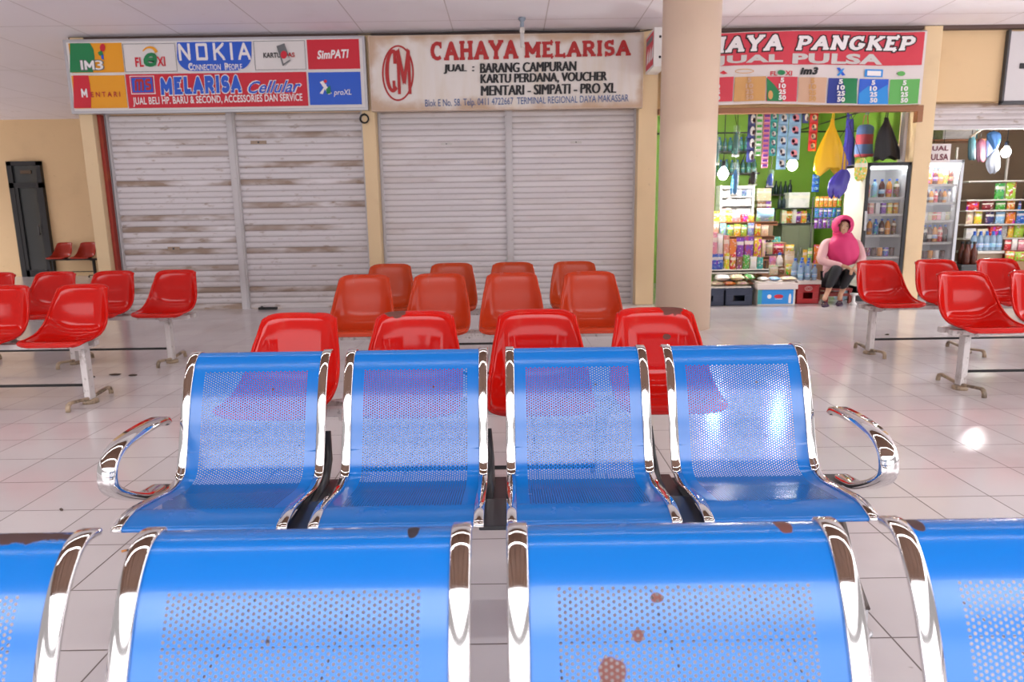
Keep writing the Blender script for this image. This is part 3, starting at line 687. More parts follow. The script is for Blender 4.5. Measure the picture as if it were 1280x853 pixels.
def stroke_text(t, wt, slab, shear, gap, thin=1., grow=0.):
    vs = []; fs = []; x = 0
    h = wt / 2 + grow
    def quad(a, b_, hh):
        dx, dy = b_[0] - a[0], b_[1] - a[1]; L = math.hypot(dx, dy) or 1e-6; nx, ny = -dy / L, dx / L
        hh2 = hh if abs(dx) < abs(dy) * 1.2 else (wt / 2 * thin + grow)
        o = len(vs); e = grow
        ex, ey = dx / L * e, dy / L * e
        for p, sg in ((a, 1), (b_, 1), (b_, -1), (a, -1)):
            s_ = -1 if p is a else 1
            vs.append((p[0] + nx * hh2 * sg + ex * s_, p[1] + ny * hh2 * sg + ey * s_))
        fs.append((o, o + 1, o + 2, o + 3))
    def dot(p, r):
        o = len(vs)
        for k in range(8): vs.append((p[0] + r * math.cos(PI / 4 * k), p[1] + r * math.sin(PI / 4 * k)))
        fs.append(tuple(range(o, o + 8)))
    for ch in t:
        w, st, sl = GL[ch]
        for pl in st:
            P = [(x + q[0], wt * thin / 2 + q[1] * (1 - wt * thin)) for q in pl]
            for a, b_ in zip(P, P[1:]): quad(a, b_, h)
            for q in P[1:-1]: dot(q, min(h, (wt * min(thin, 1)) / 2 + grow))
            for q, pl_q in ((P[0], pl[0]), (P[-1], pl[-1])):
                if pl_q[1] in (0, 1):   # square the stroke ends off at the base and cap line
                    yy = 0 if pl_q[1] == 0 else 1
                    o = len(vs); y2 = q[1]
                    hh = h * (1.0)
                    vs.extend([(q[0] - hh, min(yy, y2) - (grow if yy == 0 else 0)), (q[0] + hh, min(yy, y2) - (grow if yy == 0 else 0)), (q[0] + hh, max(yy, y2) + (grow if yy == 1 else 0)), (q[0] - hh, max(yy, y2) + (grow if yy == 1 else 0))]); fs.append((o, o + 1, o + 2, o + 3))
        if slab:
            for s_ in sl:
                o = len(vs)
                if len(s_) == 3: a, b_, c, e = x + s_[0] - .06, x + s_[0] + .07, s_[1] - .17, s_[1] + .17
                else:
                    a, b_ = x + s_[0] - slab, x + s_[0] + slab
                    c, e = (0, .15) if s_[1] == 0 else ((.85, 1) if s_[1] == 1 else (s_[1] - .07, s_[1] + .07))
                vs.extend([(a - grow, c - grow), (b_ + grow, c - grow), (b_ + grow, e + grow), (a - grow, e + grow)]); fs.append((o, o + 1, o + 2, o + 3))
        x += w + gap
    if shear: vs = [(a + shear * b_, b_) for a, b_ in vs]
    return vs, fs

def lightbox(name, label, x0, x1, z0, z1, Y, facem, framem, depth=.09, fr=.035, group=None):
    root = empty(name, ((x0 + x1) / 2, Y, z0), label, 'sign', group)
    inv = Vector(root.location)
    b = MB(); b.rbox(x0, x1, Y + .012, Y + depth, z0, z1, .004)
    for q in ((x0, x1, z0, z0 + fr), (x0, x1, z1 - fr, z1), (x0, x0 + fr, z0 + fr, z1 - fr), (x1 - fr, x1, z0 + fr, z1 - fr)): b.rbox(q[0], q[1], Y - .008, Y + .014, q[2], q[3], .003)
    def put(o): o.location = -inv; return o
    put(b.build('frame', framem, root))
    b = MB(); b.box(x0 + fr, x1 - fr, Y, Y + .012, z0 + fr, z1 - fr); put(b.build('face_panel', facem, root))
    return root, put

# ---------------------------------------------------------------- sign 1: MELARISA Cellular
SY = 9.40
p0 = at(88, 50, SY); p1 = at(458, 137, SY); xl = at(83, 90, SY).x - .02
sgn, put = lightbox('shop_sign', 'long shop light box sign with blue lettering MELARISA Cellular and phone network logos', -5.83, at(458, 92, SY).x, at(270, 140, SY).z, at(270, 47, SY).z, SY, mat('sign_acrylic_white', (.76, .74, .72), .35), ALU)
g = Sign(SY)
# network tiles of the top row
g.rect(88, 54, 154, 91, ORANGE_I); g.poly([(88, 54.3), (113, 54.2), (117.5, 62), (119, 72), (118.5, 82), (117, 90.7), (88, 90.9)], GREEN_I, 2)
for k, mm, dd in ((1, GREY_I, 3), (0, WHITE_I, 4)):
    g.strokes('IM', 102 - k, 76 - k, 119 + k, 87.5 + k, mm, dd, .24 + .08 * k, gap=.12); g.heavy('3', 120.5 - k, 76 - k, 129.5 + k, 87.5 + k, mm, dd, k=.4 + .4 * k)
g.ell(129, 60, 3.4, 5, RED_I, 3); g.poly([(123, 66), (128, 63), (130, 69), (125, 70)], GREEN_I, 3); g.poly([(127, 70), (130, 68), (130.5, 75), (128, 74)], BLUE_I, 3)
g.outline(155, 54.5, 220.5, 90, GREY_I, 1, .006)
g.text('FL', 169.5, 72, 180, 84, RED_I, 2, .03); g.text('XI', 196.5, 71, 207, 83, RED_I, 2, .03); g.text('e', 180, 66, 197, 84, GREEN_I, 3, .03, .25)
g.ring(188, 70, 11, 12, 4.2, ORANGE_I, 2, 20, 25, 150, 1.5)
g.poly([(221.5, 53), (314.5, 52)] + [(314.5 - 20 * (1 - math.cos(a)), 70 + 18.5 * math.sin(a)) for a in [PI / 2 * k / 8 for k in range(9)]] + [(241 - 19.5 * math.sin(a), 70 + 19 * math.cos(a)) for a in [PI / 2 * k / 8 for k in range(9)]], BLUE_I, 1)
g.strokes('NOKIA', 223.5, 54, 313.5, 75.5, WHITE_I, 2, .17, gap=.30)
g.text('CONNECTION    PEOPLE', 237, 80.5, 303, 88, WHITE_I, 2, .015); g.text('C', 236, 79, 241.5, 88, WHITE_I, 3, .02); g.text('P', 281.5, 79, 286, 88, WHITE_I, 3, .02)
g.outline(318, 51, 382, 87.5, GREY_I, 1, .006)
g.text('KARTU', 329.5, 66, 351, 72.5, BLACK_I, 2, .03); g.poly([(346, 58), (356, 54.5), (363.5, 76), (354, 83)], GREY_I, 3); g.poly([(353, 73), (361, 70), (363, 75), (355, 80)], LGREY_I, 4); g.ell(355.5, 69, 4, 5, RED_I, 5); g.text('AS', 360, 66, 369, 72, DRED_I, 4, .03)
g.rect(384.5, 49.3, 449.5, 86.5, RED_I); g.text('SimPATI', 396.5, 62.5, 436.5, 73.5, WHITE_I, 2, .035, .22, slope=.012)
# bottom row
g.rect(92, 94.5, 158, 135.5, ORANGE_I); g.poly([(92, 94.5), (111, 94.5), (113, 105), (114.5, 120), (114.5, 135.3), (93, 135.5)], RED_I, 2)
g.strokes('M', 102.5, 111, 110, 122, WHITE_I, 3, .26); g.text('E N T A R I', 114.5, 115, 151, 121.5, DRED_I, 3, .02)
g.rect(159, 91.5, 384.5, 134, RED_I)
g.rect(163.5, 95, 194, 118, WHITE_I, 2); g.rect(164.6, 96, 193, 117, RED_I, 3); g.rect(166, 97.5, 191.8, 115.8, BLUE_I, 4)
g.strokes('ms', 169, 99, 190, 114, DRED_I, 5, .22, shear=.1, gap=.1)
for gr, mm, dd in ((.06, WHITE_I, 2), (0, BLUE_I, 3)): g.strokes('MELARISA', 201, 95.5, 302, 117.5, mm, dd, .30, shear=.05, gap=.24, grow=gr, slope=.02)
g.text('Cellular', 309, 100, 378, 117.5, WHITE_I, 2, .05, .45, slope=.012); g.text('Cellular', 310.5, 101.2, 376.5, 116.3, BLUE_I, 3, .012, .45, slope=.012)
g.text('JUAL BELI HP. BARU & SECOND, ACCESSORIES DAN SERVICE', 166.5, 119.5, 378.5, 131.5, WHITE_I, 2, .02, slope=.02)
g.rect(386.5, 90.3, 451.5, 131, BLUE_I)
g.poly([(400, 103), (404, 101), (415, 117), (411, 118.5)], WHITE_I, 2); g.poly([(407, 107), (409, 104), (404, 118), (400, 117)], WHITE_I, 3); g.poly([(408, 112), (413, 107), (414, 117), (409, 118)], GREEN_I, 4); g.ell(407, 102, 2, 2, RED_I, 3)
g.text('proXL', 417.5, 112, 439.5, 121, WHITE_I, 2, .01, .2)
put(g.build('lettering', sgn))

# ---------------------------------------------------------------- sign 2: CAHAYA MELARISA
x0, x1, z0, z1 = at(462, 90, SY).x, at(804, 90, SY).x, at(634, 137, SY).z, at(632, 42.5, SY).z
sgn, put = lightbox('shop_sign', 'rust-stained white shop sign lettered CAHAYA MELARISA in red with a CM oval', x0, x1, z0, z1, SY, sign_face_mat('yellowed_sign_face', x0, x1, z0, z1), sign_face_mat('rusty_sign_edge', x0, x1, z0, z1, .8), fr=.012)
g = Sign(SY)
g.ring(497.5, 91.5, 20, 35, 2.2, DRED_I, 1, 48)
g.ring(491.5, 89, 10, 27, 4.8, DRED_I, 2, 28, 55, 305); g.rect(491.5, 66, 495.5, 80, DRED_I, 2.05); g.rect(491.0, 101, 494.5, 113, DRED_I, 2.05)
g.strokes('M', 496.5, 60, 513.5, 118, DRED_I, 3, .22, thin=.2)
g.strokes('CAHAYA', 538, 51, 648, 75, DRED_I, 2, .27, slab=.19, gap=.20, slope=.01, thin=.75)
g.strokes('MELARISA', 655, 49.5, 788.5, 73, DRED_I, 2, .27, slab=.18, gap=.20, slope=.01, thin=.75)
g.heavy('JUAL  :', 555, 80.5, 592.5, 92.5, BLACK_I, 2, .06)
g.heavy('BARANG CAMPURAN', 600.5, 78, 720, 90.3, BLACK_I, 2, .04, slope=.012)
g.heavy('KARTU PERDANA, VOUCHER', 601, 91.3, 758, 104.5, BLACK_I, 2, .04, slope=.014)
g.heavy('MENTARI - SIMPATI - PRO XL', 601.5, 105.5, 769.5, 118.2, BLACK_I, 2, .04, slope=.014)
g.text('Blok E No. 58. Telp. 0411 4722667  TERMINAL REGIONAL DAYA MAKASSAR', 531.5, 121.5, 785.5, 133, DBLUE_I, 2, .0, slope=.03)
put(g.build('lettering', sgn))

# ---------------------------------------------------------------- banner: CAHAYA PANGKEP / JUAL PULSA
BY = 9.40
bx0, bx1 = at(806, 85, BY).x + .30, at(1155, 85, BY).x; bz0, bz1 = at(1010, 131, BY).z, at(1030, 39, BY).z
root = empty('shop_banner', ((bx0 + bx1) / 2, BY, bz0), 'red and white cloth banner lettered CAHAYA PANGKEP JUAL PULSA with coloured price squares', 'banner')
def wave(p):
    x, y, z = p; t = (z - bz0) / (bz1 - bz0)
    return (x, y + .010 * math.sin(x * 5.2 + z * 2) * (1.1 - t) + .006 * math.sin(x * 11 - z * 5) - .004, z + .020 * math.sin((x - bx0) / (bx1 - bx0) * 2 * PI - .6) * (1 - .3 * t) - .012 * t * math.cos(x * 2.2))
g = Sign(BY)
g.rect(834, 40.5, 1153.5, 82, BRED_I)
gx = lambda a, b_, y0, y1, m, d=1: g.rect(a, y0, b_, y1, m, d)
for a, c, m in ((834, 871, NAVY_I), (874, 916, BRED_I), (917.5, 956, GOLD_I), (957.5, 996, BRED_I), (997.5, 1032.5, TAN_I), (1034.5, 1070, NAVY_I), (1072.5, 1109.5, BLUE_I), (1111.5, 1148.5, LGREEN_I)):
    gx(a, c, 97.5, 128.5, m)
g.poly([(957.5, 99), (967, 108), (975, 118), (978, 128.5), (957.5, 128.5)], GREEN_I, 2); g.ell(962, 121, 3, 5.5, GOLD_I, 3)
g.poly([(1052, 97.5), (1070, 97.5), (1070, 128.5), (1050, 128.5), (1056, 115)], GREEN_I, 2); g.poly([(1072.5, 116), (1085, 106), (1096, 112), (1109.5, 104), (1109.5, 128.5), (1072.5, 128.5)], CYAN_I, 2)
for cx, m in ((852, WHITE_I), (895, WHITE_I), (936, TAN_I), (977, WHITE_I), (1015, GOLD_I), (1050, WHITE_I), (1091, WHITE_I), (1130, WHITE_I)):
    for k, tx in enumerate(('5', '10', '25', '50')):
        w_ = 2.4 if k == 0 else 4.6; g.text(tx, cx - w_, 99 + 7.3 * k, cx + w_, 105 + 7.3 * k, m, 4, .045)
for gr, mm, dd in ((.075, BLACK_I, 2), (0, WHITE_I, 3)):
    g.strokes('CAHAYA', 838, 46, 977.5, 66.5, mm, dd, .27, slab=.18, gap=.22, grow=gr, shear=.12, thin=.8, slope=.02)
    g.strokes('PANGKEP', 994.5, 43.5, 1143, 64.5, mm, dd, .27, slab=.18, gap=.22, grow=gr, shear=.18, thin=.8, slope=.01)
g.text('JUAL', 893, 70, 978, 83, LGREY_I, 3, .05); g.text('PULSA', 990, 67.5, 1103, 80.5, LGREY_I, 3, .05)
g.poly([(899, 92), (904, 89), (909, 93), (904, 94)], RED_I, 2)
g.text('FL', 962, 91, 971, 96.5, RED_I, 2, .03); g.text('XI', 981, 90, 990, 96, RED_I, 2, .03); g.ell(976, 92.5, 5, 3.2, GREEN_I, 2)
g.text('im3', 1000, 85, 1022, 94.5, BLACK_I, 2, .06, .2); g.poly([(1045, 85), (1049, 84.5), (1056, 94), (1052, 94.5)], BLUE_I, 2); g.poly([(1052, 86), (1055, 85.5), (1048, 95), (1045, 94.5)], CYAN_I, 3)
g.rect(1080, 85.5, 1103.5, 95, CYAN_I, 2); g.rect(1083, 87.5, 1101, 93.5, WHITE_I, 3); g.ell(1126, 90.5, 5, 3, LGREEN_I, 2); g.ring(930, 90.5, 12, 3, 1, GOLD_I, 2, 24)
b = MB(); b.grid(lambda u, v: wave((bx0 + (bx1 - bx0) * u, BY + .004, bz0 + (bz1 - bz0) * v)), 60, 16); b.grid(lambda u, v: wave((bx0 + (bx1 - bx0) * u, BY + .008, bz0 + (bz1 - bz0) * v)), 60, 16, flip=True)
o = b.build('cloth', BCLOTH, root); o.location = -root.location
# cut the artwork finely enough to follow the cloth, then bend it with the cloth
bm = bmesh.new(); me = bpy.data.meshes.new('a'); me.from_pydata(g.b.v, [], g.b.f); me.polygons.foreach_set('material_index', g.b.m); bm.from_mesh(me)
for k in range(1, 26):
    geom = list(bm.verts) + list(bm.edges) + list(bm.faces); bmesh.ops.bisect_plane(bm, geom=geom, plane_co=(bx0 + (bx1 - bx0) * k / 26, 0, 0), plane_no=(1, 0, 0))
for k in range(1, 5):
    geom = list(bm.verts) + list(bm.edges) + list(bm.faces); bmesh.ops.bisect_plane(bm, geom=geom, plane_co=(0, 0, bz0 + (bz1 - bz0) * k / 5), plane_no=(0, 0, 1))
for v in bm.verts: v.co = wave(v.co)
me2 = bpy.data.meshes.new('lettering'); bm.to_mesh(me2); bm.free(); bpy.data.meshes.remove(me)
for m in g.mats: me2.materials.append(m)
o = bpy.data.objects.new('lettering', me2); COL.objects.link(o); o.parent = root; o.location = -root.location
b = MB(); Yb = BY + .02
b.tube([(bx0 - .02, Yb, bz1 - .01), (bx1, Yb, bz1 - .01)], .010, 8); o = b.build('hanging_rod', GREYM, root); o.location = -root.location

# wooden rail under the banner with its short end piece
b = MB(); a = at(830, 137, 9.5); c = at(1153, 131, 9.5); e_ = at(1150, 153, 9.5)
b.rbox(2.05, c.x, 9.46, 9.56, 2.60, 2.675, .006); b.rbox(c.x - .075, c.x, 9.46, 9.56, e_.z, 2.60, .006)
tag(b.build('wooden_rail', WOOD), 'varnished brown wooden rail with a short end post under the red banner', 'rail')

# small double-sided box sign standing out from the wall beside the column
root = empty('projecting_sign', (1.95, 9.1, 2.9), 'small red and white box sign sticking out from the wall beside the round column', 'sign')
YN = 8.85; q0 = at(817, 34, YN); q1 = at(822, 83, YN); zz0, zz1 = at(818, 83, YN).z, at(818, 34, YN).z; xx0 = at(817.5, 60, YN).x
b = MB(); b.rbox(xx0, xx0 + .16, YN, 9.36, zz0, zz1, .004); o = b.build('sign_box', WHITEP, root); o.location = -root.location
b = MB(); zc = (zz0 + zz1) / 2; hh = (zz1 - zz0)
b.add([(xx0 - .002, 9.33, zz0 + .03), (xx0 - .002, YN + .03, zz0 + .03), (xx0 - .002, YN + .03, zz1 - .03), (xx0 - .002, 9.33, zz1 - .03)], [(0, 1, 2, 3)], 0)
for k in range(3):
    y_ = 9.28 - .14 * k; b.add([(xx0 - .003, y_, zz0 + .09), (xx0 - .003, y_ - .12, zz0 + .12), (xx0 - .003, y_ - .10, zc + .05), (xx0 - .003, y_ - .02, zc - .02)], [(0, 1, 2, 3)], 1)
b.add([(xx0 - .003, 9.30, zc + .10), (xx0 - .003, YN + .08, zc + .10), (xx0 - .003, YN + .08, zc + .16), (xx0 - .003, 9.30, zc + .16)], [(0, 1, 2, 3)], 2)
o = b.build('sign_face', [BRED_I, WHITE_I, GREY_I], root); o.location = -root.location
b = MB()
for f in (.24, .76):
    b = MB(); b.tube([(xx0 + .075, YN - .006, zz0 + hh * f), (xx0 + .075, YN + .01, zz0 + hh * f)], .016, 10)
    o = b.build('bolt', BLACK, root); o.location = -root.location

# pale sign board hanging at the right edge
root = empty('wall_sign', (6.95, 9.58, 2.7), 'pale grey sign board with a dark mark hanging at the right edge', 'sign')
Yw = 9.56; a = at(1259, 84, Yw).x
wz0, wz1 = at(1266, 126, Yw).z, at(1266, 39, Yw).z
b = MB(); b.rbox(a, a + 1.6, Yw, Yw + .05, wz0, wz1, .004); o = b.build('board', mat('grey_white_board', (.62, .60, .60), .5), root); o.location = -root.location
b = MB(); b.rbox(a - .03, a, Yw - .01, Yw + .05, wz0 - .03, wz1 + .02, .003); b.rbox(a - .03, a + 1.6, Yw - .01, Yw + .05, wz0 - .05, wz0, .003); o = b.build('edge_frame', DARKG, root); o.location = -root.location
g = Sign(Yw); g.rect(1274, 79, 1284, 86, BLACK_I); g.rect(1286, 79, 1310, 86, BLACK_I); o = g.build('lettering', root); o.location = -root.location

# unlit lamp under the soffit, coiled cable on the pillar, cable over the signs
L = atz(652.5, 22, 3.70)
root = empty('ceiling_lamp', (L.x, L.y, 3.70), 'unlit tube lamp in a grey holder hanging from the white ceiling', 'lamp')
b = MB(); b.lathe([(.012, 0), (.045, -.005), (.05, -.02), (.022, -.05), (.026, -.09), (.024, -.12)][::-1], (0, 0, 0), 18); b.build('lamp_holder', mat('blue_grey_lamp_holder', (.25, .30, .36), .4), root)
b = MB(); b.lathe([(.024, -.18), (.03, -.17), (.03, -.12), (.022, -.115)], (0, 0, 0), 16); b.build('lamp_base', OFFW, root)
b = MB()
for k in range(3):
    a = 2 * PI * k / 3; dx, dy = .017 * math.cos(a), .017 * math.sin(a); ex, ey = .017 * math.cos(a + .9), .017 * math.sin(a + .9)
    b.tube([(dx, dy, -.17), (dx, dy, -.335), ((dx + ex) / 2, (dy + ey) / 2, -.345), (ex, ey, -.335), (ex, ey, -.17)], .0085, 8)
b.build('lamp_tube', mat('milky_lamp_tube', (.72, .70, .68), .25), root)
c = at(455.5, 148.5, 9.47)
b = MB()
for r, dy in ((.055, 0), (.048, .008), (.061, -.006)):
    b.tube([(c.x + r * math.cos(2 * PI * k / 24), c.y + dy - .004, c.z + r * math.sin(2 * PI * k / 24)) for k in range(25)], .006, 6, cap=False)
b.tube([(c.x, 9.45, c.z + .06), (c.x, 9.51, c.z + .075)], .007, 6)
tag(b.build('cable_coil', BLACKM), 'small black coil of cable hanging on the pillar between the two shop signs', 'cable')
b = MB(); b.tube(catmull([tuple(at(x, y, 9.36)) for x, y in ((446, 43), (500, 43.5), (560, 40.5), (640, 38.5), (720, 40.5), (790, 40), (815, 37))], 4), .007, 6)
tag(b.build('overhead_cable', BLACKM), 'thin black cable running along the top of the cahaya melarisa sign', 'cable')

# ================================================================ GOODS: prototypes (unit size: width 1, height 1, depth 1, standing on z = 0)
def pillow_mb():
    b = MB()
    for s in (-1, 1):
        def f(u, v, s=s):
            e = max(0, math.sin(PI * min(1, max(0, (v - .06) / .88)))) ** .55 * (1 - abs(2 * u - 1) ** 4) ** .6 if .06 < v < .94 else 0
            w = 1 - .06 * math.sin(PI * v)
            zz = v + ((.012 * (-1) ** int(round(u * 16)) if v == 1. else .010 * (int(round(u * 16)) % 2)) if v in (0., 1.) else 0)
            return ((u - .5) * w, s * (.5 * e + .01), zz)
        b.grid(f, 16, 18, flip=(s > 0))
    return b
def pouch_mb():
    b = MB()
    for s in (-1, 1):
        def f(u, v, s=s):
            e = (1 - v) ** .7 * (1 - abs(2 * u - 1) ** 5) ** .5
            if v > .88: e = 0
            return ((u - .5) * (1 - .04 * math.sin(PI * v)), s * (.5 * e + .01), v)
        b.grid(f, 12, 14, flip=(s > 0))
    b.grid(lambda u, v: ((u - .5), (v - .5) * (1 - abs(2 * u - 1) ** 5) ** .5, 0), 12, 2, flip=True)
    return b
def carton_mb():
    b = MB(); b.rbox(-.5, .5, -.5, .5, 0, 1, .03); b.add([(-.5, -.508, .93), (.5, -.508, .93), (.5, -.508, .95), (-.5, -.508, .95)], [(0, 1, 2, 3)]); return b
def sticks_mb():
    b = MB()
    for k in range(7): b.tube([(-.43 + .143 * k, 0, .0), (-.43 + .143 * k, 0, .04), (-.43 + .143 * k, .02 * (k % 2), .95), (-.43 + .143 * k, .02 * (k % 2), 1)], [.05, .07, .07, .04], 6)
    return b
BOT = [(.10, 0), (.155, .012), (.16, .05), (.148, .10), (.16, .15), (.16, .40), (.148, .44), (.16, .48), (.16, .62), (.13, .74), (.075, .84), (.062, .90), (.062, .93)]
GLB = [(.12, 0), (.15, .01), (.15, .50), (.13, .60), (.07, .72), (.058, .80), (.058, .95)]
CUP = [(.30, 0), (.34, .02), (.42, .90), (.45, .92), (.45, 1.)]
CAN = [(.26, 0), (.30, .03), (.31, .06), (.31, .92), (.28, .97), (.27, 1.)]
proto = {}
def pmesh(kind, m):
    k = (kind, m.name)
    if k in proto: return proto[k]
    if kind == 'bag': b = pillow_mb()
    elif kind == 'pouch': b = pouch_mb()
    elif kind == 'carton': b = carton_mb()
    elif kind == 'sticks': b = sticks_mb()
    elif kind in ('bottle', 'glass_bottle', 'cup', 'can'):
        b = MB(); b.lathe({'bottle': BOT, 'glass_bottle': GLB, 'cup': CUP, 'can': CAN}[kind], n=14)
    elif kind == 'bottle_cap': b = MB(); b.lathe([(.068, .895), (.07, .90), (.07, .985), (.06, 1.)], n=12)
    elif kind == 'bottle_label': b = MB(); b.lathe([(.1605, .20), (.163, .21), (.163, .42), (.1605, .43)], n=14)
    o = b.build(kind, m); me = o.data; bpy.data.objects.remove(o); proto[k] = me
    return me
NAMES = {'bag': ('snack_bag', 'snack bag'), 'pouch': ('snack_pouch', 'pouch'), 'carton': ('carton', 'box'), 'sticks': ('stick_pack', 'pack of sticks'), 'bottle': ('bottle', 'bottle'), 'glass_bottle': ('glass_bottle', 'glass bottle'), 'cup': ('water_cup', 'cup'), 'can': ('drink_can', 'can')}
COLR = {'red': (.62, .03, .03), 'orange': (.75, .22, .03), 'yellow': (.80, .52, .04), 'green': (.07, .38, .06), 'lime': (.38, .60, .06), 'blue': (.03, .14, .55), 'sky-blue': (.28, .52, .75), 'purple': (.20, .05, .42), 'pink': (.80, .30, .38), 'white': (.78, .76, .74), 'cream': (.78, .64, .42), 'brown': (.26, .11, .05), 'teal': (.05, .38, .36), 'black': (.03, .03, .035), 'salmon': (.78, .36, .24), 'grey': (.42, .42, .42), 'maroon': (.25, .02, .04), 'navy': (.03, .04, .16)}
def put_item(kind, x0, x1, z0, z1, y, colr, label, cat, group=None, m=None, depth=None, rz=None, tilt=0.):
    w = x1 - x0; h = z1 - z0; m = m or PACK
    o = bpy.data.objects.new(NAMES[kind][0], pmesh(kind, m)); COL.objects.link(o)
    o.location = ((x0 + x1) / 2, y, z0); o.color = (*COLR.get(colr, (.6, .6, .6)), 1)
    if kind in ('bottle', 'glass_bottle', 'can', 'cup'):
        o.scale = (h, h, h)
        if kind == 'cup': o.scale = (h * 1.0, h * 1.0, h)
    else: o.scale = (w, depth or min(.16, max(.05, w * .45)), h)
    o.rotation_euler = (tilt, 0, random.uniform(-.1, .1) if rz is None else rz)
    tag(o, label, cat, group)
    if kind in ('bottle', 'glass_bottle'):
        c = bpy.data.objects.new('cap', pmesh('bottle_cap', CAPB if kind == 'bottle' else BLACK)); COL.objects.link(c); c.parent = o
        if kind == 'bottle':
            l = bpy.data.objects.new('paper_label', pmesh('bottle_label', PACKF)); COL.objects.link(l); l.parent = o; l.color = (*COLR.get(colr, (.6, .6, .6)), 1)
    return o
ORD = ['leftmost', 'second from the left', 'third from the left', 'fourth from the left', 'fifth from the left', 'sixth from the left', 'seventh from the left', 'eighth from the left', 'ninth from the left', 'tenth from the left', 'eleventh from the left', 'twelfth from the left']
def px_row(specs, Y, pyb, where, group, jitter=0.):
    """a row of packets standing on one board: specs = (kind, px0, px1, px-top, colour)"""
    z0 = at((specs[0][1] + specs[-1][2]) / 2, pyb, Y).z
    for i, (kind, a, c, top, colr) in enumerate(specs):
        x0 = at(a, (pyb + top) / 2, Y).x; x1 = at(c, (pyb + top) / 2, Y).x; z1 = z0 + (at(a, top, Y).z - at(a, pyb, Y).z)
        put_item(kind, x0 + .004, x1 - .004, z0 + .0025, z1, Y, colr, ('%s %s, %s %s' % (colr, NAMES[kind][1], ORD[i], where)).replace('the right-hand shop rack', 'the right shop rack'), {'bag': 'snack', 'pouch': 'snack', 'carton': 'box', 'sticks': 'snack', 'bottle': 'bottle', 'glass_bottle': 'bottle', 'cup': 'cup', 'can': 'can'}[kind], group)
    return z0

# ---------------------------------------------------------------- shop one: stepped snack display in front
T = [(9.62, 345), (9.90, 321.5), (10.14, 296), (10.38, 278.5)]
zs = [px_row([('sticks', 889, 904, 317, 'blue'), ('bag', 905, 912, 316, 'yellow'), ('bag', 912, 920, 318, 'red'), ('pouch', 920, 928, 322, 'brown'), ('bag', 928, 937, 319, 'green'), ('bag', 937, 946, 321, 'white'), ('pouch', 946, 954, 322, 'teal')], T[0][0], T[0][1] - 8, 'on the lowest tier of the snack display', 'snacks on the lowest tier')]
zs.append(px_row([('carton', 888, 896, 290, 'pink'), ('bag', 896, 904, 292, 'white'), ('carton', 904, 911, 294, 'salmon'), ('carton', 911, 920, 299, 'orange'), ('pouch', 920, 930, 297, 'purple'), ('pouch', 930, 942, 296, 'purple'), ('bag', 942, 952, 297, 'yellow'), ('bag', 951.5, 957, 300, 'cream')], T[1][0], T[1][1], 'on the second tier of the snack display', 'snacks on the second tier'))
zs.append(px_row([('bag', 889, 899, 276, 'salmon'), ('bag', 899, 908, 279, 'sky-blue'), ('bag', 908, 917, 281, 'lime'), ('bag', 917, 926, 280, 'yellow'), ('bag', 926, 934, 281, 'lime'), ('bag', 934, 943, 279, 'sky-blue'), ('bag', 943, 951, 280, 'orange'), ('bag', 951, 961, 282, 'cream')], T[2][0], T[2][1], 'on the third tier of the snack display', 'snacks on the third tier'))
zs.append(px_row([('carton', 890, 899, 264, 'orange'), ('carton', 899, 907, 262, 'salmon'), ('carton', 907, 915, 263, 'orange'), ('bag', 915, 925, 267, 'pink'), ('bag', 925, 935, 268, 'red'), ('bag', 935, 943, 269, 'yellow')], T[3][0], T[3][1], 'on the top tier of the snack display', 'snacks on the top tier'))
xr = [at(957, 340, 9.62).x, at(957.5, 322, 9.9).x, at(964, 297, 10.14).x, at(968, 279, 10.38).x]
root = empty('display_stand', (3.0, 10.0, 0), 'stepped wooden snack stand just inside the open green shop', 'stand')
for k in range(4):
    b = MB(); y0 = T[k][0] - .13; y1 = T[k][0] + .13
    b.rbox(2.40, xr[k], y0, y1, zs[k] - .03, zs[k], .004); b.rbox(2.40, xr[k], y0, y0 + .015, zs[k] - .05, zs[k] + .012, .003)
    o = b.build('shelf', WOOD if k else OFFW, root); o.location = -root.location
for k in range(4):
    for x in (2.42, min(xr[k], 3.55) - .05):
        for y in ((T[k][0] + .0, T[k][0] + .10) if k == 0 else (T[k][0] - .08, T[k][0] + .10)):
            b = MB(); b.rbox(x, x + .03, y - .012, y + .012, 0, zs[k] - .031, .003); o = b.build('leg', WOOD, root); o.location = -root.location
# flat packets lying in front of the lowest tier
fl = [('cream', 890, 908, 341), ('white', 908, 930, 340), ('sky-blue', 929, 942, 339), ('green', 941, 957, 339)]
zf = zs[0]
b = MB(); Yf = 9.42; zb = at(920, 357, Yf).z; x1f = 3.355
b.rbox(2.35, x1f, Yf - .16, Yf + .15, zb - .018, zb, .004)
for k in range(12): b.rbox(2.36 + k * .08, 2.40 + k * .08, Yf - .170, Yf - .158, zb - .02, zb + .004, .002)
tag(b.build('board', OFFW), 'pale board with a notched front edge lying across the two dark crates', 'board')
for i, (colr, a, c, py) in enumerate([('cream', 888, 903, 350), ('orange', 904, 918, 350), ('cream', 919, 933, 351), ('brown', 934, 939, 351)]):
    x0, x1 = at(a, py, Yf).x, at(c, py, Yf).x
    put_item('bag', x0, x1, zb + .032, zb + .032 + .24, Yf - .12, colr, '%s packet lying flat on the notched board, %s' % (colr, ORD[i]), 'snack', 'packets lying on the board', depth=.055, tilt=-PI / 2 + .01)
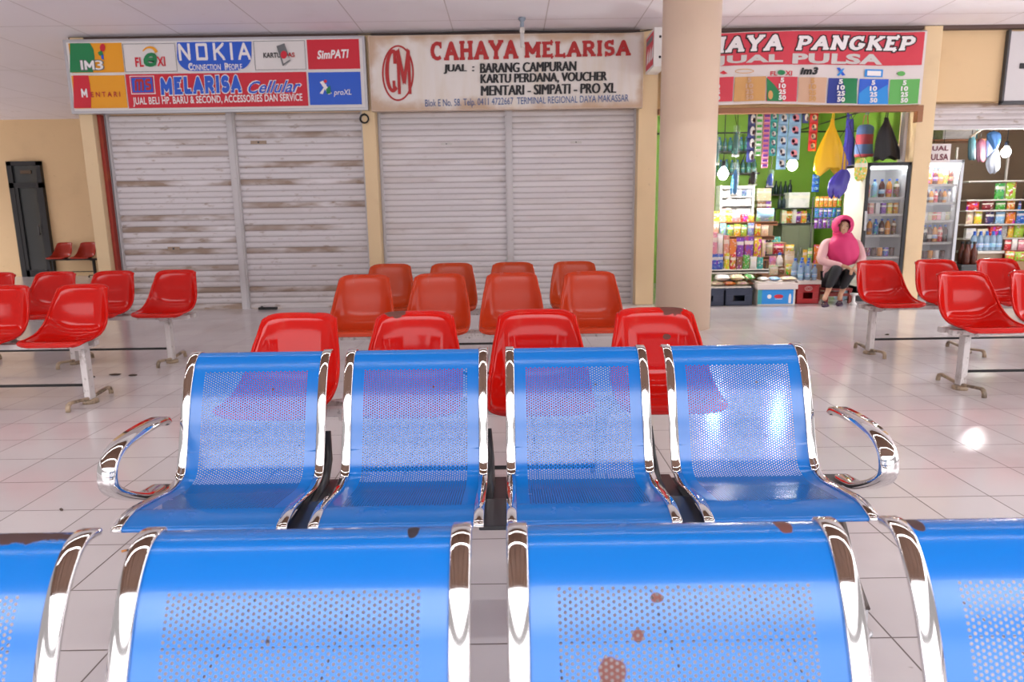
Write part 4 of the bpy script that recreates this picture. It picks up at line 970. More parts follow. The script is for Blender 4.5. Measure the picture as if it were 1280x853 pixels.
for i, (colr, a, c, py) in enumerate([('white', 893, 911, 344), ('cream', 912, 929, 343), ('green', 930, 942, 343)]):
    x0, x1 = at(a, py, Yf).x, at(c, py, Yf).x
    put_item('bag', x0, x1, zb + .112, zb + .112 + .22, Yf - .09, colr, '%s packet lying on top of the flat packets, %s' % (colr, ORD[i]), 'snack', 'packets lying on the board', depth=.08, tilt=-PI / 2 + .02)
def crate(x0, x1, y0, y1, z1, m, hm, label, ring=None, name='crate'):
    root = empty(name, ((x0 + x1) / 2, (y0 + y1) / 2, 0), label, 'crate'); cx, cy = (x0 + x1) / 2, (y0 + y1) / 2
    hw, hd = (x1 - x0) / 2, (y1 - y0) / 2; b = MB(); t = .012
    b.rbox(-hw, hw, hd - t, hd, 0, z1, .003); b.rbox(-hw, -hw + t, -hd, hd, 0, z1, .003); b.rbox(hw - t, hw, -hd, hd, 0, z1, .003); b.rbox(-hw, hw, -hd, hd, 0, t, .003)
    # front with a hand hole
    hx, h0, h1 = hw * .42, z1 * .26, z1 * .58
    b.rbox(-hw, hw, -hd, -hd + t, 0, h0, .003); b.rbox(-hw, hw, -hd, -hd + t, h1, z1, .003); b.rbox(-hw, -hx, -hd, -hd + t, h0, h1, .003); b.rbox(hx, hw, -hd, -hd + t, h0, h1, .003)
    b.rbox(-hw - .006, hw + .006, -hd - .006, hd + .006, z1 - .03, z1 - .002, .004)
    b.build('crate_body', m, root)
    b = MB(); b.lathe([(.028, 0), (.028, z1 * .8), (.012, z1 * .95)], (-.06, -hd + .09, .015), 12); b.build('crate_content', hm, root)
    if ring:
        b = MB()
        for r0, r1 in ((.055, .045), (.030, .022)):
            n = 20; A = [(r0 * math.cos(2 * PI * k / n), -hd - .008, z1 * .78 + r0 * .62 * math.sin(2 * PI * k / n)) for k in range(n)]; B = [(r1 * math.cos(2 * PI * k / n), -hd - .008, z1 * .78 + r1 * .55 * math.sin(2 * PI * k / n)) for k in range(n)]
            b.add(A + B, [(k, (k + 1) % n, n + (k + 1) % n, n + k) for k in range(n)])
        b.build('printed_emblem', ring, root)
    return root
DBLUEC = mat('dark_blue_crate_plastic', (.025, .035, .07), .4); REDC = mat('red_crate_plastic', (.42, .012, .015), .35)
crate(2.45, 2.985, 9.27, 9.56, zb - .022, DBLUEC, DARKG, 'dark blue crate under the notched board, nearer the round column')
crate(3.002, at(941, 368, 9.27).x, 9.27, 9.56, zb - .022, DBLUEC, DARKG, 'dark blue crate under the notched board, next to the blue cooler box')
# white-lidded cooler box with a blue printed wrap
xa, xb_ = at(946, 366, 9.22).x, at(997, 366, 9.22).x; zt = at(970, 353, 9.22).z
root = empty('cooler_box', ((xa + xb_) / 2, 9.40, 0), 'white-lidded cooler box with a blue printed wrap on the shop floor', 'box')
hw = (xb_ - xa) / 2; b = MB(); b.rbox(-hw + .02, hw - .02, -.16, .16, 0, zt - .075, .012); b.build('box_body', OFFW, root)
b = MB(); b.rbox(-hw, hw, -.19, .19, zt - .10, zt - .02, .012); b.rbox(-hw + .03, hw - .03, -.16, .16, zt - .02, zt, .008); b.build('lid', mat('pinkish_white_lid', (.74, .66, .62), .5), root)
b = MB(); b.add([(-hw + .08, -.1635, .02), (hw - .05, -.1635, .02), (hw - .05, -.1635, zt - .105), (-hw + .08, -.1635, zt - .105)], [(0, 1, 2, 3)], 0)
b.add([(-hw + .022, -.163, .02), (-hw + .08, -.163, .02), (-hw + .08, -.163, zt - .105), (-hw + .022, -.163, zt - .105)], [(0, 1, 2, 3)], 1)
n = 20; b.add([(.03 + .065 * math.cos(2 * PI * k / n), -.165, .125 + .028 * math.sin(2 * PI * k / n)) for k in range(n)], [tuple(range(n))], 2)
b.add([(-.10 + .03 * math.cos(2 * PI * k / n), -.165, .125 + .03 * math.sin(2 * PI * k / n)) for k in range(n)], [tuple(range(n))], 3)
b.add([(-.02, -.1655, .085), (.08, -.1655, .085), (.08, -.1655, .092), (-.02, -.1655, .092)], [(0, 1, 2, 3)], 3)
b.add([(.17, -.165, .03), (.205, -.165, .03), (.205, -.165, .13), (.195, -.165, .16), (.18, -.165, .16), (.17, -.165, .13)], [tuple(range(6))], 3)
b.build('printed_wrap', [CYAN_I, mat('teal_print', (.05, .35, .38), .5), RED_I, WHITE_I], root)
zl = zt
for i, (colr, a, c) in enumerate([('white', 950, 960), ('sky-blue', 962, 974), ('cream', 976, 994)]):
    x0, x1 = at(a, 350, 9.36).x, at(c, 350, 9.36).x
    put_item('bag', x0, x1, zl + .035, zl + .035 + .2, 9.28, colr, '%s packet lying on the cooler box lid, %s' % (colr, ORD[i]), 'snack', 'packets on the cooler lid', depth=.055, tilt=-PI / 2 + .01)
# low table of drinks and packets behind the cooler box
Yt = 9.82; ztab = at(970, 343, Yt).z
root = empty('low_table', (3.87, Yt + .05, 0), 'low brown table of packets behind the cooler box', 'table')
b = MB(); b.rbox(-.22, .22, -.19, .16, ztab - .03, ztab, .005); b.build('table_top', WOOD, root)
for sx_ in (-.19, .19):
    for sy_ in (-.16, .13): b = MB(); b.rbox(sx_ - .02, sx_ + .02, sy_ - .02, sy_ + .02, 0, ztab - .03, .003); b.build('leg', WOOD, root)
px_row([('bag', 960, 970, 320, 'pink'), ('bottle', 969, 979, 316, 'white'), ('pouch', 980, 993, 314, 'cream')], Yt + .08, 343, 'on the low table behind the cooler box', 'packets on the low table')
px_row([('carton', 961, 972, 331, 'cream'), ('carton', 973, 980, 333, 'brown'), ('can', 983, 990, 331, 'yellow')], Yt - .07, 344, 'at the front edge of the low table', 'packets on the low table')
zu = at(987, 318, Yt + .28).z
root = empty('wire_rack', (at(975, 318, 10.15).x, 10.16, 0), 'dark wire rack of snack bags behind the low table', 'rack')
b = MB(); zw = at(975, 318, 10.16).z
for sx_ in (-.24, .24):
    for sy_ in (-.08, .08): b.tube([(sx_, sy_, 0), (sx_, sy_, zw + .05)], .008, 8)
for sy_ in (-.08, -.03, .03, .08): b.tube([(-.24, sy_, zw - .006), (.24, sy_, zw - .006)], .006, 6)
b.tube([(-.24, -.08, .2), (.24, -.08, .2)], .006, 6); b.build('frame', DARKG, root)
px_row([('bag', 955, 966, 303, 'cream'), ('bag', 966, 980, 305, 'red'), ('bag', 981, 993, 306, 'yellow')], 10.16, 318, 'on the dark wire rack', 'snacks on the wire rack')
px_row([('carton', 955, 963, 297, 'black'), ('pouch', 964, 976, 296, 'teal')], 10.46, 303, 'behind the dark wire rack', 'packets behind the wire rack')
b = MB(); zq = at(965, 303, 10.46).z; xq0, xq1 = at(952, 303, 10.46).x, at(980, 303, 10.46).x; b.rbox(xq0, xq1, 10.36, 10.58, 0, zq, .01); tag(b.build('carton', mat('brown_cardboard', (.36, .22, .12), .7)), 'plain brown carton standing on the floor behind the wire rack', 'box')
# tissue packs on top of the stand
z3 = zs[3]
x0, x1 = at(944, 277, 10.40).x, at(967, 277, 10.40).x
put_item('bag', x0, x1, z3 + .012, z3 + .21, 10.38, 'sky-blue', 'large sky-blue and lime tissue pack at the right end of the top tier', 'tissue pack', depth=.14)
# red crate with board and water
xa, xb_ = at(996, 367, 9.36).x, at(1024, 367, 9.36).x; zr = at(1010, 355.5, 9.36).z
crate(xa, xb_, 9.36, 9.66, zr, REDC, mat('green_bottle_glass', (.10, .25, .12), .15), 'red drinks crate with a pale emblem beside the cooler box', ring=mat('faded_white_print', (.62, .35, .33), .5))
b = MB(); b.rbox(xa - .008, xb_ + .008, 9.33, 9.70, zr + .001, zr + .055, .006); tag(b.build('board', mat('pinkish_board', (.72, .64, .60), .5)), 'thick pale board lying on the red drinks crate', 'board')
zz = zr + .057; k = 0
for r_, Yr in enumerate((9.385, 9.48, 9.58)):
    for i in range(6):
        x = xa + .045 + i * .098 + (r_ % 2) * .045
        if x > xb_ - .045: continue
        h = .235 + .045 * r_ + random.uniform(-.015, .015)
        put_item('bottle', x - .02, x + .02, zz, zz + h * .92, Yr, 'sky-blue', 'small water bottle with a blue cap in the cluster on the red crate', 'bottle', 'water bottles on the red crate', m=WATER)
px_row([('pouch', 1003, 1009, 312, 'yellow'), ('bag', 1009, 1015.5, 310, 'lime'), ('bag', 1016.5, 1024, 306, 'orange')], 9.95, 330, 'behind the water bottles beside the woman', 'packets behind the water bottles')
b = MB(); zq = at(1013, 330, 9.95).z; b.rbox(at(1001, 330, 9.95).x, at(1027, 330, 9.95).x, 9.84, 10.08, 0, zq, .01); tag(b.build('carton', mat('brown_cardboard', (.36, .22, .12), .7)), 'brown carton behind the water bottles and the seated woman', 'box')

# ---------------------------------------------------------------- shop one: white shelf rack, back shelves, cabinet
Yk = 10.66; xa, xb_ = at(897, 260, Yk).x, at(939, 260, Yk).x; ztop = at(918, 232, Yk).z
root = empty('shelf_rack', ((xa + xb_) / 2, Yk, 0), 'white shelf rack of small white boxes behind the snack display', 'rack'); hw = (xb_ - xa) / 2
for s in (-1, 1): b = MB(); b.rbox(min(s * hw, s * (hw - .025)), max(s * hw, s * (hw - .025)), -.12, .12, 0, ztop, .003); b.build('side_panel', WHITEP, root)
shz = [at(918, p, Yk).z for p in (281, 268, 256.5, 246, 235)]
for z in [.3, .8] + shz: b = MB(); b.rbox(-hw, hw, -.11, .12, z - .015, z, .002); b.build('shelf', WHITEP, root)
b = MB(); b.rbox(-hw, hw, .11, .125, 0, ztop, .002); b.build('back_panel', OFFW, root)
cs = ['white', 'grey', 'white', 'pink', 'white', 'navy', 'grey', 'white', 'cream', 'white', 'sky-blue', 'white']
LV = ['lowest visible', 'second', 'third', 'fourth']
for j, z in enumerate(shz[:4]):
    for i in range(6):
        w = (2 * hw - .07) / 6; x0 = xa + .035 + i * w
        put_item('carton', x0 + .003, x0 + w - .004, z + .001, z + random.uniform(.075, .105), Yk - .05, cs[(i * 5 + j * 3) % 12], '%s small box, %s on the %s shelf of the white rack' % (cs[(i * 5 + j * 3) % 12], ORD[i], LV[j]), 'box', 'small boxes on the white rack', m=PACKF, depth=.07, rz=0)
# dark shelves with bottles on the green back wall
Yb = 12.42
def wall_shelf(px0, px1, pyb, label, bots, where, m_=WATER, kind='bottle', hh=.25):
    x0, x1 = at(px0, pyb, Yb).x, at(px1, pyb, Yb).x; z = at((px0 + px1) / 2, pyb, Yb).z
    root = empty('wall_shelf', ((x0 + x1) / 2, 12.6, z), label, 'shelf'); hw = (x1 - x0) / 2
    b = MB(); b.rbox(-hw, hw, -.33, 0, -.025, 0, .003); b.build('shelf_board', DARKG, root)
    for s in (-hw + .08, hw - .08): b = MB(); b.tube([(s, -.02, -.22), (s, -.26, -.03), (s, -.02, -.03)], .009, 6); b.build('bracket', DARKG, root)
    for i in range(bots):
        x = x0 + (i + .5) * (x1 - x0) / bots
        if kind == 'glass_bottle': hh = .24
        put_item(kind, x - .04, x + .04, z + .001, z + hh + random.uniform(-.02, .02), Yb, 'teal', where, 'bottle', where.split(' on ')[-1] + ' bottles', m=m_)
TEALB = mat('teal_bottle_plastic', (.10, .25, .28), .15)
wall_shelf(862, 936, 190, 'upper dark shelf on the green back wall, left part', 11, 'teal bottle on the upper left wall shelf', TEALB)
wall_shelf(862, 946, 217, 'lower dark shelf on the green back wall, left part', 12, 'teal bottle on the lower left wall shelf', TEALB)
wall_shelf(955, 990, 243, 'short dark shelf on the green back wall above the cabinet', 6, 'dark bottle on the short shelf above the cabinet', DARKB, 'glass_bottle', .30)
# brown cartons stacked by the back wall
Yc = 11.6
for i, (a, c, t_, bt, colr) in enumerate([(943, 954, 252, 268, 'brown'), (954, 961, 252, 268, 'purple'), (943, 961, 236, 251.5, 'cream')]):
    x0, x1 = at(a, bt, Yc).x, at(c, bt, Yc).x
    put_item('carton', x0, x1 - .005, at(a, bt, Yc).z, at(a, t_, Yc).z, Yc, colr, ['brown carton', 'purple carton', 'tan carton'][i] + [' in the stack right of the white rack', ' beside the brown carton right of the white rack', ' on top of the stack right of the white rack'][i], 'box', depth=.22, rz=0)
b = MB(); zq = at(950, 268, Yc).z; b.rbox(at(941, 268, Yc).x, at(963, 268, Yc).x, Yc - .16, Yc + .16, 0, zq - .001, .01); tag(b.build('cupboard', BROWNW), 'dark brown cupboard carrying the cartons right of the white rack', 'cupboard')
Yg = 11.4; xa, xb_ = at(977, 300, Yg).x, at(1017, 300, Yg).x; zc = at(997, 281, Yg).z
root = empty('metal_cabinet', ((xa + xb_) / 2, Yg + .2, 0), 'grey-green metal cabinet at the back of the green shop', 'cabinet'); hw = (xb_ - xa) / 2
CAB = mat('grey_green_cabinet', (.20, .22, .15), .45)
b = MB(); b.rbox(-hw, hw, -.2, .2, .04, zc, .008); b.rbox(-hw + .02, hw - .02, -.18, .18, 0, .05, .004); b.build('cabinet_body', CAB, root)
b = MB(); b.rbox(-hw - .02, hw + .02, -.22, .21, zc, zc + .025, .004); b.build('cabinet_top', DARKG, root)
for s in (-1, 1):
    b = MB(); b.rbox(min(s * .006, s * (hw - .02)), max(s * .006, s * (hw - .02)), -.212, -.2, .07, zc - .03, .004); d_ = b.build('door', CAB, root)
    b = MB(); b.tube([(s * .05, -.23, zc * .55), (s * .05, -.23, zc * .55 + .1)], .007, 8); b.build('handle', GREYM, d_)
ztop = zc + .026
for i, (a, c, h, colr) in enumerate([(979, 985, .22, 'cream'), (985, 993, .20, 'orange'), (993, 997, .23, 'white'), (997, 1004, .19, 'purple'), (1004, 1010, .20, 'orange'), (1010, 1016, .16, 'navy')]):
    x0, x1 = at(a, 272, Yg).x, at(c, 272, Yg).x
    put_item('carton' if i % 2 == 0 else 'bag', x0, x1, ztop, ztop + h, Yg + .1, colr, '%s packet, %s on top of the metal cabinet' % (colr, ORD[i]), 'packet', 'packets on the metal cabinet', depth=.1)
b = MB(); zs2 = ztop + .235
x0, x1 = at(977, 264, Yg).x, at(1017, 264, Yg).x
root = empty('shelf_board', ((x0 + x1) / 2, Yg + .15, zs2), 'thin dark shelf on posts above the metal cabinet', 'shelf')
hw = (x1 - x0) / 2
b.rbox(-hw, hw, -.15, .17, 0, .02, .003); b.build('board', DARKG, root)
for s in (-hw + .01, hw - .01): b = MB(); b.rbox(s - .008, s + .008, .14, .16, -.235, 0, .002); b.build('post', DARKG, root)
x0, x1 = at(986, 254, Yg).x, at(1012, 254, Yg).x
put_item('carton', x0, x1, zs2 + .021, zs2 + .27, Yg + .12, 'white', 'pale printed carton on the thin shelf above the cabinet', 'box', depth=.24, rz=0)
for i, a in enumerate((976, 981)):
    x = at(a, 254, Yg).x + .02; put_item('glass_bottle', x - .03, x + .03, zs2 + .021, zs2 + .24, Yg + .1, 'navy', 'dark bottle on the thin shelf left of the pale carton', 'bottle', 'dark bottles on the thin shelf', m=DARKB)
# rows of sachets on a board on the right
Ys = 10.7
root = empty('sachet_board', (at(1033, 268, Ys).x, Ys, 0), 'tall dark stand of bright sachets left of the drinks fridge', 'stand')
xa, xb_ = at(1017, 270, Ys).x, at(1050, 270, Ys).x; hw = (xb_ - xa) / 2; zt = at(1033, 246, Ys).z
for s in (-1, 1): b = MB(); b.tube([(s * (hw + .015), .0, 0), (s * (hw + .015), .0, zt)], .010, 8); b.build('post', DARKG, root)
for z in (zt, zt - .18, zt - .34): b = MB(); b.tube([(-hw, .0, z), (hw, .0, z)], .007, 8); b.build('cross_wire', DARKG, root)
for j, (colr, h, nm) in enumerate([('orange', .16, 'top'), ('blue', .14, 'middle'), ('purple', .15, 'bottom')]):
    z1 = zt - [0, .18, .34][j]
    for i in range(6):
        w = 2 * hw / 6; x0 = xa + i * w
        put_item('bag', x0 + .004, x0 + w - .004, z1 - h, z1 + .005, Ys - .022, colr, '%s sachet, %s in the %s row left of the drinks fridge' % (colr, ORD[i], nm), 'sachet', 'sachets left of the fridge', m=PACKF, depth=.03)

# ---------------------------------------------------------------- drinks fridges
def fridge(xl, xr_, yf, z1, depth, bodym, framem, label, lit, shelves, bottles, where, glassm, glowm):
    root = empty('drinks_fridge', ((xl + xr_) / 2, yf + depth / 2, 0), label, 'fridge'); hw = (xr_ - xl) / 2; hd = depth / 2; t = .035
    b = MB(); b.rbox(-hw, -hw + t, -hd + .03, hd, .08, z1, .006); b.rbox(hw - t, hw, -hd + .03, hd, .08, z1, .006); b.rbox(-hw, hw, hd - t, hd, .08, z1, .006); b.rbox(-hw, hw, -hd + .03, hd, z1 - .05, z1, .006); b.rbox(-hw, hw, -hd + .03, hd, .08, .22, .006)
    b.build('cabinet_body', bodym, root)
    b = MB(); b.rbox(-hw + .02, hw - .02, -hd + .06, hd - .03, 0, .08, .004); b.build('plinth', BLACK, root)
    b = MB(); f = .045; b.rbox(-hw, -hw + f, -hd, -hd + .03, .10, z1, .005); b.rbox(hw - f, hw, -hd, -hd + .03, .10, z1, .005); b.rbox(-hw, hw, -hd, -hd + .03, z1 - f, z1, .005); b.rbox(-hw, hw, -hd, -hd + .03, .10, .20, .005)
    d_ = b.build('door', framem, root)
    b = MB(); b.box(-hw + f, hw - f, -hd + .012, -hd + .018, .20, z1 - f); b.build('door_glass', glassm, d_)
    b = MB(); b.rbox(-hw + .008, -hw + .036, -hd - .022, -hd, z1 * .52, z1 * .66, .005); b.build('handle', GREYM, d_)
    b = MB(); b.box(-hw + t + .001, hw - t - .001, hd - t - .004, hd - t, .22, z1 - .05); b.box(-hw + t, -hw + t + .003, -hd + .04, hd - t, .22, z1 - .05); b.box(hw - t - .003, hw - t, -hd + .04, hd - t, .22, z1 - .05); b.build('lining', mat('white_fridge_lining', (.80, .80, .82), .3), root)
    if lit:
        b = MB(); b.rbox(-hw + .05, hw - .05, -hd + .06, -hd + .10, z1 - .085, z1 - .055, .004); b.build('light_tube', glowm, root)
    for j, z in enumerate(shelves):
        b = MB()
        for k in range(5): b.tube([(-hw + t, -hd + .06 + k * (depth - .14) / 4, z - .006), (hw - t, -hd + .06 + k * (depth - .14) / 4, z - .006)], .005, 6)
        b.box(-hw + t, hw - t, -hd + .05, -hd + .054, z - .025, z + .008); b.build('wire_shelf', LGREY_I, root)
        kind, n, h, cols = bottles[j]
        for i in range(n):
            w = (2 * hw - 2 * t - .02) / n; x = (xl + xr_) / 2 - hw + t + .01 + (i + .5) * w
            put_item(kind, x - .03, x + .03, z + .009, z + .008 + h, yf + .16, cols[i % len(cols)], '%s, %s on the %s shelf of the %s' % (kind.replace('_', ' ') + ' of drink' if kind != 'carton' else cols[i % len(cols)] + ' drink carton', ORD[i], LVN[j], where), 'drink', 'drinks in the ' + where, m=[PACK, JUICE, COLA][(i * 2 + j) % 3] if kind in ('bottle', 'can') else PACKF, depth=.05, rz=0)
    return root
LVN = ['lowest', 'second lowest', 'middle', 'second highest', 'highest']
JUICE = mat('orange_drink_bottle', (.70, .30, .06), .15); COLA = mat('cola_bottle', (.10, .025, .015), .12)
COOL = mat('cool_white_tube', (1, 1, 1), .5, emit=(.9, .97, 1.0), es=9.)
COOLB = mat('bright_cool_tube', (1, 1, 1), .5, emit=(.9, .96, 1.0), es=60.)
Fz = at(1110, 203, 9.5).z; Fl = at(1083, 230, 9.5).x; Fr = 5.575
fridge(Fl, Fr, 9.5, Fz, .62, mat('cream_white_fridge_side', (.60, .57, .50), .4), BLACK, 'black-framed glass drinks fridge with white sides beside the seated woman', True,
       [at(1105, p, 9.66).z for p in (345, 321, 294, 268, 247.5)],
       [('bottle', 5, .20, ['red', 'maroon']), ('can', 6, .125, ['red', 'maroon', 'orange', 'white', 'blue']), ('bottle', 6, .22, ['orange', 'brown', 'blue', 'cream']), ('carton', 6, .15, ['orange', 'pink', 'white', 'purple', 'yellow']), ('bottle', 5, .25, ['orange', 'sky-blue', 'sky-blue', 'red', 'brown'])],
       'black-framed fridge', GLASS, COOL)
a_ = at(1156, 230, 9.95).x; c_ = at(1203, 230, 9.95).x
fridge(a_, c_, 9.95, at(1180, 200, 9.95).z, .6, GREYM, mat('silver_fridge_frame', (.55, .57, .60), .35, .4), 'brightly lit silver-framed drinks fridge in the right-hand shop', True,
       [at(1180, p, 10.1).z for p in (324, 303, 276, 254, 231)],
       [('can', 5, .125, ['navy', 'green', 'grey', 'white']), ('bottle', 6, .25, ['red', 'black', 'white', 'sky-blue']), ('carton', 7, .12, ['pink', 'white', 'cream', 'red']), ('bottle', 7, .19, ['black', 'grey', 'white', 'red']), ('bottle', 6, .24, ['yellow', 'orange', 'purple', 'red'])],
       'silver-framed fridge', GLASS, COOLB)

# ---------------------------------------------------------------- hanging rails, sachet strips and bags
Yh = 9.98; zr_ = at(1010, 138.5, Yh).z
b = MB(); b.tube([(2.06, Yh, zr_), (5.64, Yh, zr_)], .012, 8); tag(b.build('hanging_rail', BLACK), 'long black rail across the top of the open green shop', 'rail')
p1, p2 = at(1055, 172, 11.6), at(1126, 154, 10.1)
b = MB(); b.tube([(2.06, 11.2, 2.55), (5.655, 11.2, 2.55)], .012, 8); tag(b.build('hanging_rail', BLACK), 'second black rail farther inside the green shop', 'rail')
b = MB(); b.tube([(4.42, Yh, zr_ + .022), (4.42, 12.59, zr_ + .022)], .012, 8); tag(b.build('hanging_rail', BLACK), 'black rail running back into the green shop above the yellow bag', 'rail')
b = MB(); b.tube([(5.22, Yh, zr_ + .022), (5.22, 12.59, zr_ + .022)], .012, 8); tag(b.build('hanging_rail', BLACK), 'black rail running back into the green shop above the black bag', 'rail')
def strip(px0, px1, pyt, pyb, Y, n, style, ground, ink, label):
    x0, x1 = at(px0, (pyt + pyb) / 2, Y).x, at(px1, (pyt + pyb) / 2, Y).x; z1 = at((px0 + px1) / 2, pyt, Y).z; z0 = at((px0 + px1) / 2, pyb, Y).z
    root = empty('sachet_strip', ((x0 + x1) / 2, Y, z1), label, 'sachet strip', 'hanging strips of sachets'); hw = (x1 - x0) / 2; h = (z1 - z0) / n
    b = MB(); b.tube([(0, 0, .0), (0, 0, .02), (0, -Y + Yh, zr_ - z1 + .005)], .004, 6); b.build('hanging_string', BLACKM, root)
    for k in range(n):
        b = MB(); zt = -k * h
        for s in (-1, 1):
            b.grid(lambda u, v, s=s: ((u - .5) * 2 * hw, s * (.003 + .018 * (max(0, math.sin(PI * v)) * max(0, math.sin(PI * u))) ** .6), zt - h * (1 - v)), 8, 8, flip=(s > 0))
        def patch(x_, z_, rx, rz, mi=1, n_=16, sq=False):
            y = -.024
            P = [(x_ + rx * math.cos(2 * PI * q / n_), y, z_ + rz * math.sin(2 * PI * q / n_)) for q in range(n_)] if not sq else [(x_ - rx, y, z_ - rz), (x_ + rx, y, z_ - rz), (x_ + rx, y, z_ + rz), (x_ - rx, y, z_ + rz)]
            b.add(P, [tuple(range(len(P)))], mi)
        zc = zt - h / 2
        if style == 'dot': patch(.01, zc + .01, hw * .62, h * .38); patch(.025, zc - .01, hw * .35, h * .22, 2)
        elif style == 'band': patch(-hw * .1, zc, hw * .75, h * .24, 1, sq=True)
        elif style == 'face': patch(0, zc + h * .05, hw * .55, h * .30); patch(-hw * .2, zc + h * .1, hw * .25, h * .16, 2); patch(hw * .2, zc - h * .2, hw * .35, h * .10, 2, sq=True)
        b.build('sachet', [mat('ink_' + ground, COLR[ground], .3), mat('ink_' + ink, COLR[ink], .35), mat('ink_' + ('pink' if style == 'dot' else 'navy' if style == 'face' else 'white'), COLR['pink' if style == 'dot' else 'navy' if style == 'face' else 'white'], .35)], root)
strip(934, 943.5, 142, 203, 9.96, 4, 'dot', 'navy', 'white', 'navy sachet strip with big white dots, left of the green striped strip')
strip(944.5, 952.5, 141, 195, 9.96, 8, 'band', 'white', 'green', 'white sachet strip with green bars')
strip(953, 961.5, 142, 210, 9.96, 11, 'band', 'pink', 'purple', 'long pink sachet strip with purple bars')
strip(962, 971, 141, 195, 9.96, 5, 'face', 'teal', 'white', 'teal sachet strip beside the pink strip')
strip(971.5, 984, 141, 212, 9.96, 5, 'face', 'sky-blue', 'white', 'wide sky-blue sachet strip beside the teal strip')
strip(985, 1000.5, 141, 200, 9.96, 4, 'face', 'sky-blue', 'pink', 'widest sky-blue sachet strip above the hanging bulb')
strip(1011, 1021.5, 142, 189, 9.94, 4, 'face', 'red', 'cream', 'red sachet strip left of the yellow bag')
strip(1003, 1010.5, 142, 154, 9.94, 1, 'dot', 'navy', 'white', 'single navy sachet with a white dot beside the red strip')
strip(1015, 1024, 218, 240, 11.2, 3, 'face', 'blue', 'sky-blue', 'short blue sachet strip below the yellow bag')

def hang_bag(pts, Y, m, label, seed=0, flat=.45, string=True, name='plastic_bag', crumple=.06, ragged=.0):
    """carrier bag: pts = (px centre, py, half width px) from its handles down"""
    rows = []
    for (cx, py, hw) in pts:
        p = at(cx, py, Y); w = at(cx + hw, py, Y).x - p.x; rows.append((p.x, p.z, w))
    X0, Z0 = rows[0][0], rows[0][1]
    root = empty(name, (X0, Y, Z0), label, 'bag'); rnd = random.Random(seed); n = 36
    R = []
    sm = catmull([(r[0], r[1], r[2]) for r in rows], 5)
    ph = [rnd.uniform(0, 6.28) for _ in range(6)]
    b = MB(); o = []
    for j, r in enumerate(sm):
        t = j / (len(sm) - 1)
        for k in range(n):
            a = 2 * PI * k / n
            fold = 1 + crumple * (math.sin(5 * a + ph[0] + 2 * t) + .7 * math.sin(9 * a + ph[1] - 3 * t) + .5 * math.sin(13 * a + ph[2] + 6 * t))
            d = flat * (.35 + .65 * min(1, 2.2 * math.sin(PI * min(.85, .15 + t * .75))))
            b.v.append((r.x - X0 + r.z * math.cos(a) * fold, r.z * math.sin(a) * fold * d, r.y - Z0 + (.008 + ragged * t ** 3) * t * (math.sin(4 * a + ph[3]) + .6 * math.sin(7 * a + ph[4]))))
    L = len(sm)
    for j in range(L - 1):
        for k in range(n): b.f.append((j * n + k, j * n + (k + 1) % n, (j + 1) * n + (k + 1) % n, (j + 1) * n + k)); b.m.append(0); b.sm.append(True)
    b.v.append((sm[-1].x - X0, 0, sm[-1].y - Z0 + .02)); ci = len(b.v) - 1
    for k in range(n): b.f.append(((L - 1) * n + k, (L - 1) * n + (k + 1) % n, ci)); b.m.append(0); b.sm.append(True)
    o = b.build('bag_body', m, root)
    bm = bmesh.new(); bm.from_mesh(o.data); bmesh.ops.recalc_face_normals(bm, faces=bm.faces); bm.to_mesh(o.data); bm.free()
    if string:
        b = MB(); w = rows[0][2]
        b.tube(catmull([(-w * .6, 0, -.02), (-w * .3, 0, max(.03, zr_ - Z0) * .7), (0, Yh - Y if abs(Yh - Y) < .3 else 0, max(.04, zr_ - Z0 + .012)), (w * .3, 0, max(.03, zr_ - Z0) * .7), (w * .6, 0, -.02)], 4), .006, 6); b.build('handle', m, root)
    return root
hang_bag([(1041, 149, 2.2), (1040, 158, 3.5), (1039, 168, 8), (1038, 180, 13), (1037, 194, 17), (1037, 206, 19.5), (1037, 213, 20)], 9.84, mat('yellow_plastic_bag', (.85, .50, .01), .35), 'bright yellow plastic bag hanging from the rail', 1, ragged=.05)
PURP = mat('violet_plastic_bag', (.07, .06, .42), .22)
hang_bag([(1063, 149, 4), (1063, 162, 4.5), (1062, 176, 6), (1060, 190, 8), (1059, 204, 8.5), (1058, 216, 9)], 10.46, PURP, 'long violet plastic bag hanging right of the yellow bag', 2, ragged=.04)
hang_bag([(1055, 212, 4), (1052, 219, 9), (1048, 228, 11.5), (1046, 237, 11), (1043, 244, 7)], 9.66, PURP, 'crumpled shiny violet bag hanging low under the long violet bag', 3, crumple=.10, ragged=.03)
hang_bag([(1108, 147, 2.5), (1108, 153, 4), (1107, 163, 8.5), (1107, 175, 12), (1108, 188, 15), (1108.5, 198, 17)], 9.80, mat('black_plastic_bag', (.012, .012, .014), .35), 'black plastic bag hanging above the black-framed fridge', 4, ragged=.02)
STRIPE, t_, bb = newmat('red_blue_striped_pack'); v_, x_, y_, z_ = objxyz(t_)
t_.links.new(mixc(t_, ramp(t_, mathn(t_, 'FRACT', mathn(t_, 'MULTIPLY', z_, 3.6)), .48, .52), (.55, .09, .12), (.12, .20, .42)), bb.inputs['Base Color']); bb.inputs['Roughness'].default_value = .3
hang_bag([(1082, 156, 6), (1082, 160, 10), (1081, 170, 10.5), (1080, 182, 11), (1080, 193, 11.5), (1080, 196, 10)], 10.12, STRIPE, 'red and blue striped pack in a clear bag beside the black bag', 5, flat=.55, crumple=.03)
TOY = pack_mat('toy_print', 2.6)
o = hang_bag([(1077, 198, 4), (1077, 203, 7), (1076, 213, 8), (1075, 222, 7), (1075, 226, 4)], 9.40, TOY, 'small bag of yellow toys hanging left of the fridge top', 6, string=False)
for c in o.children: c.color = (.75, .55, .08, 1)
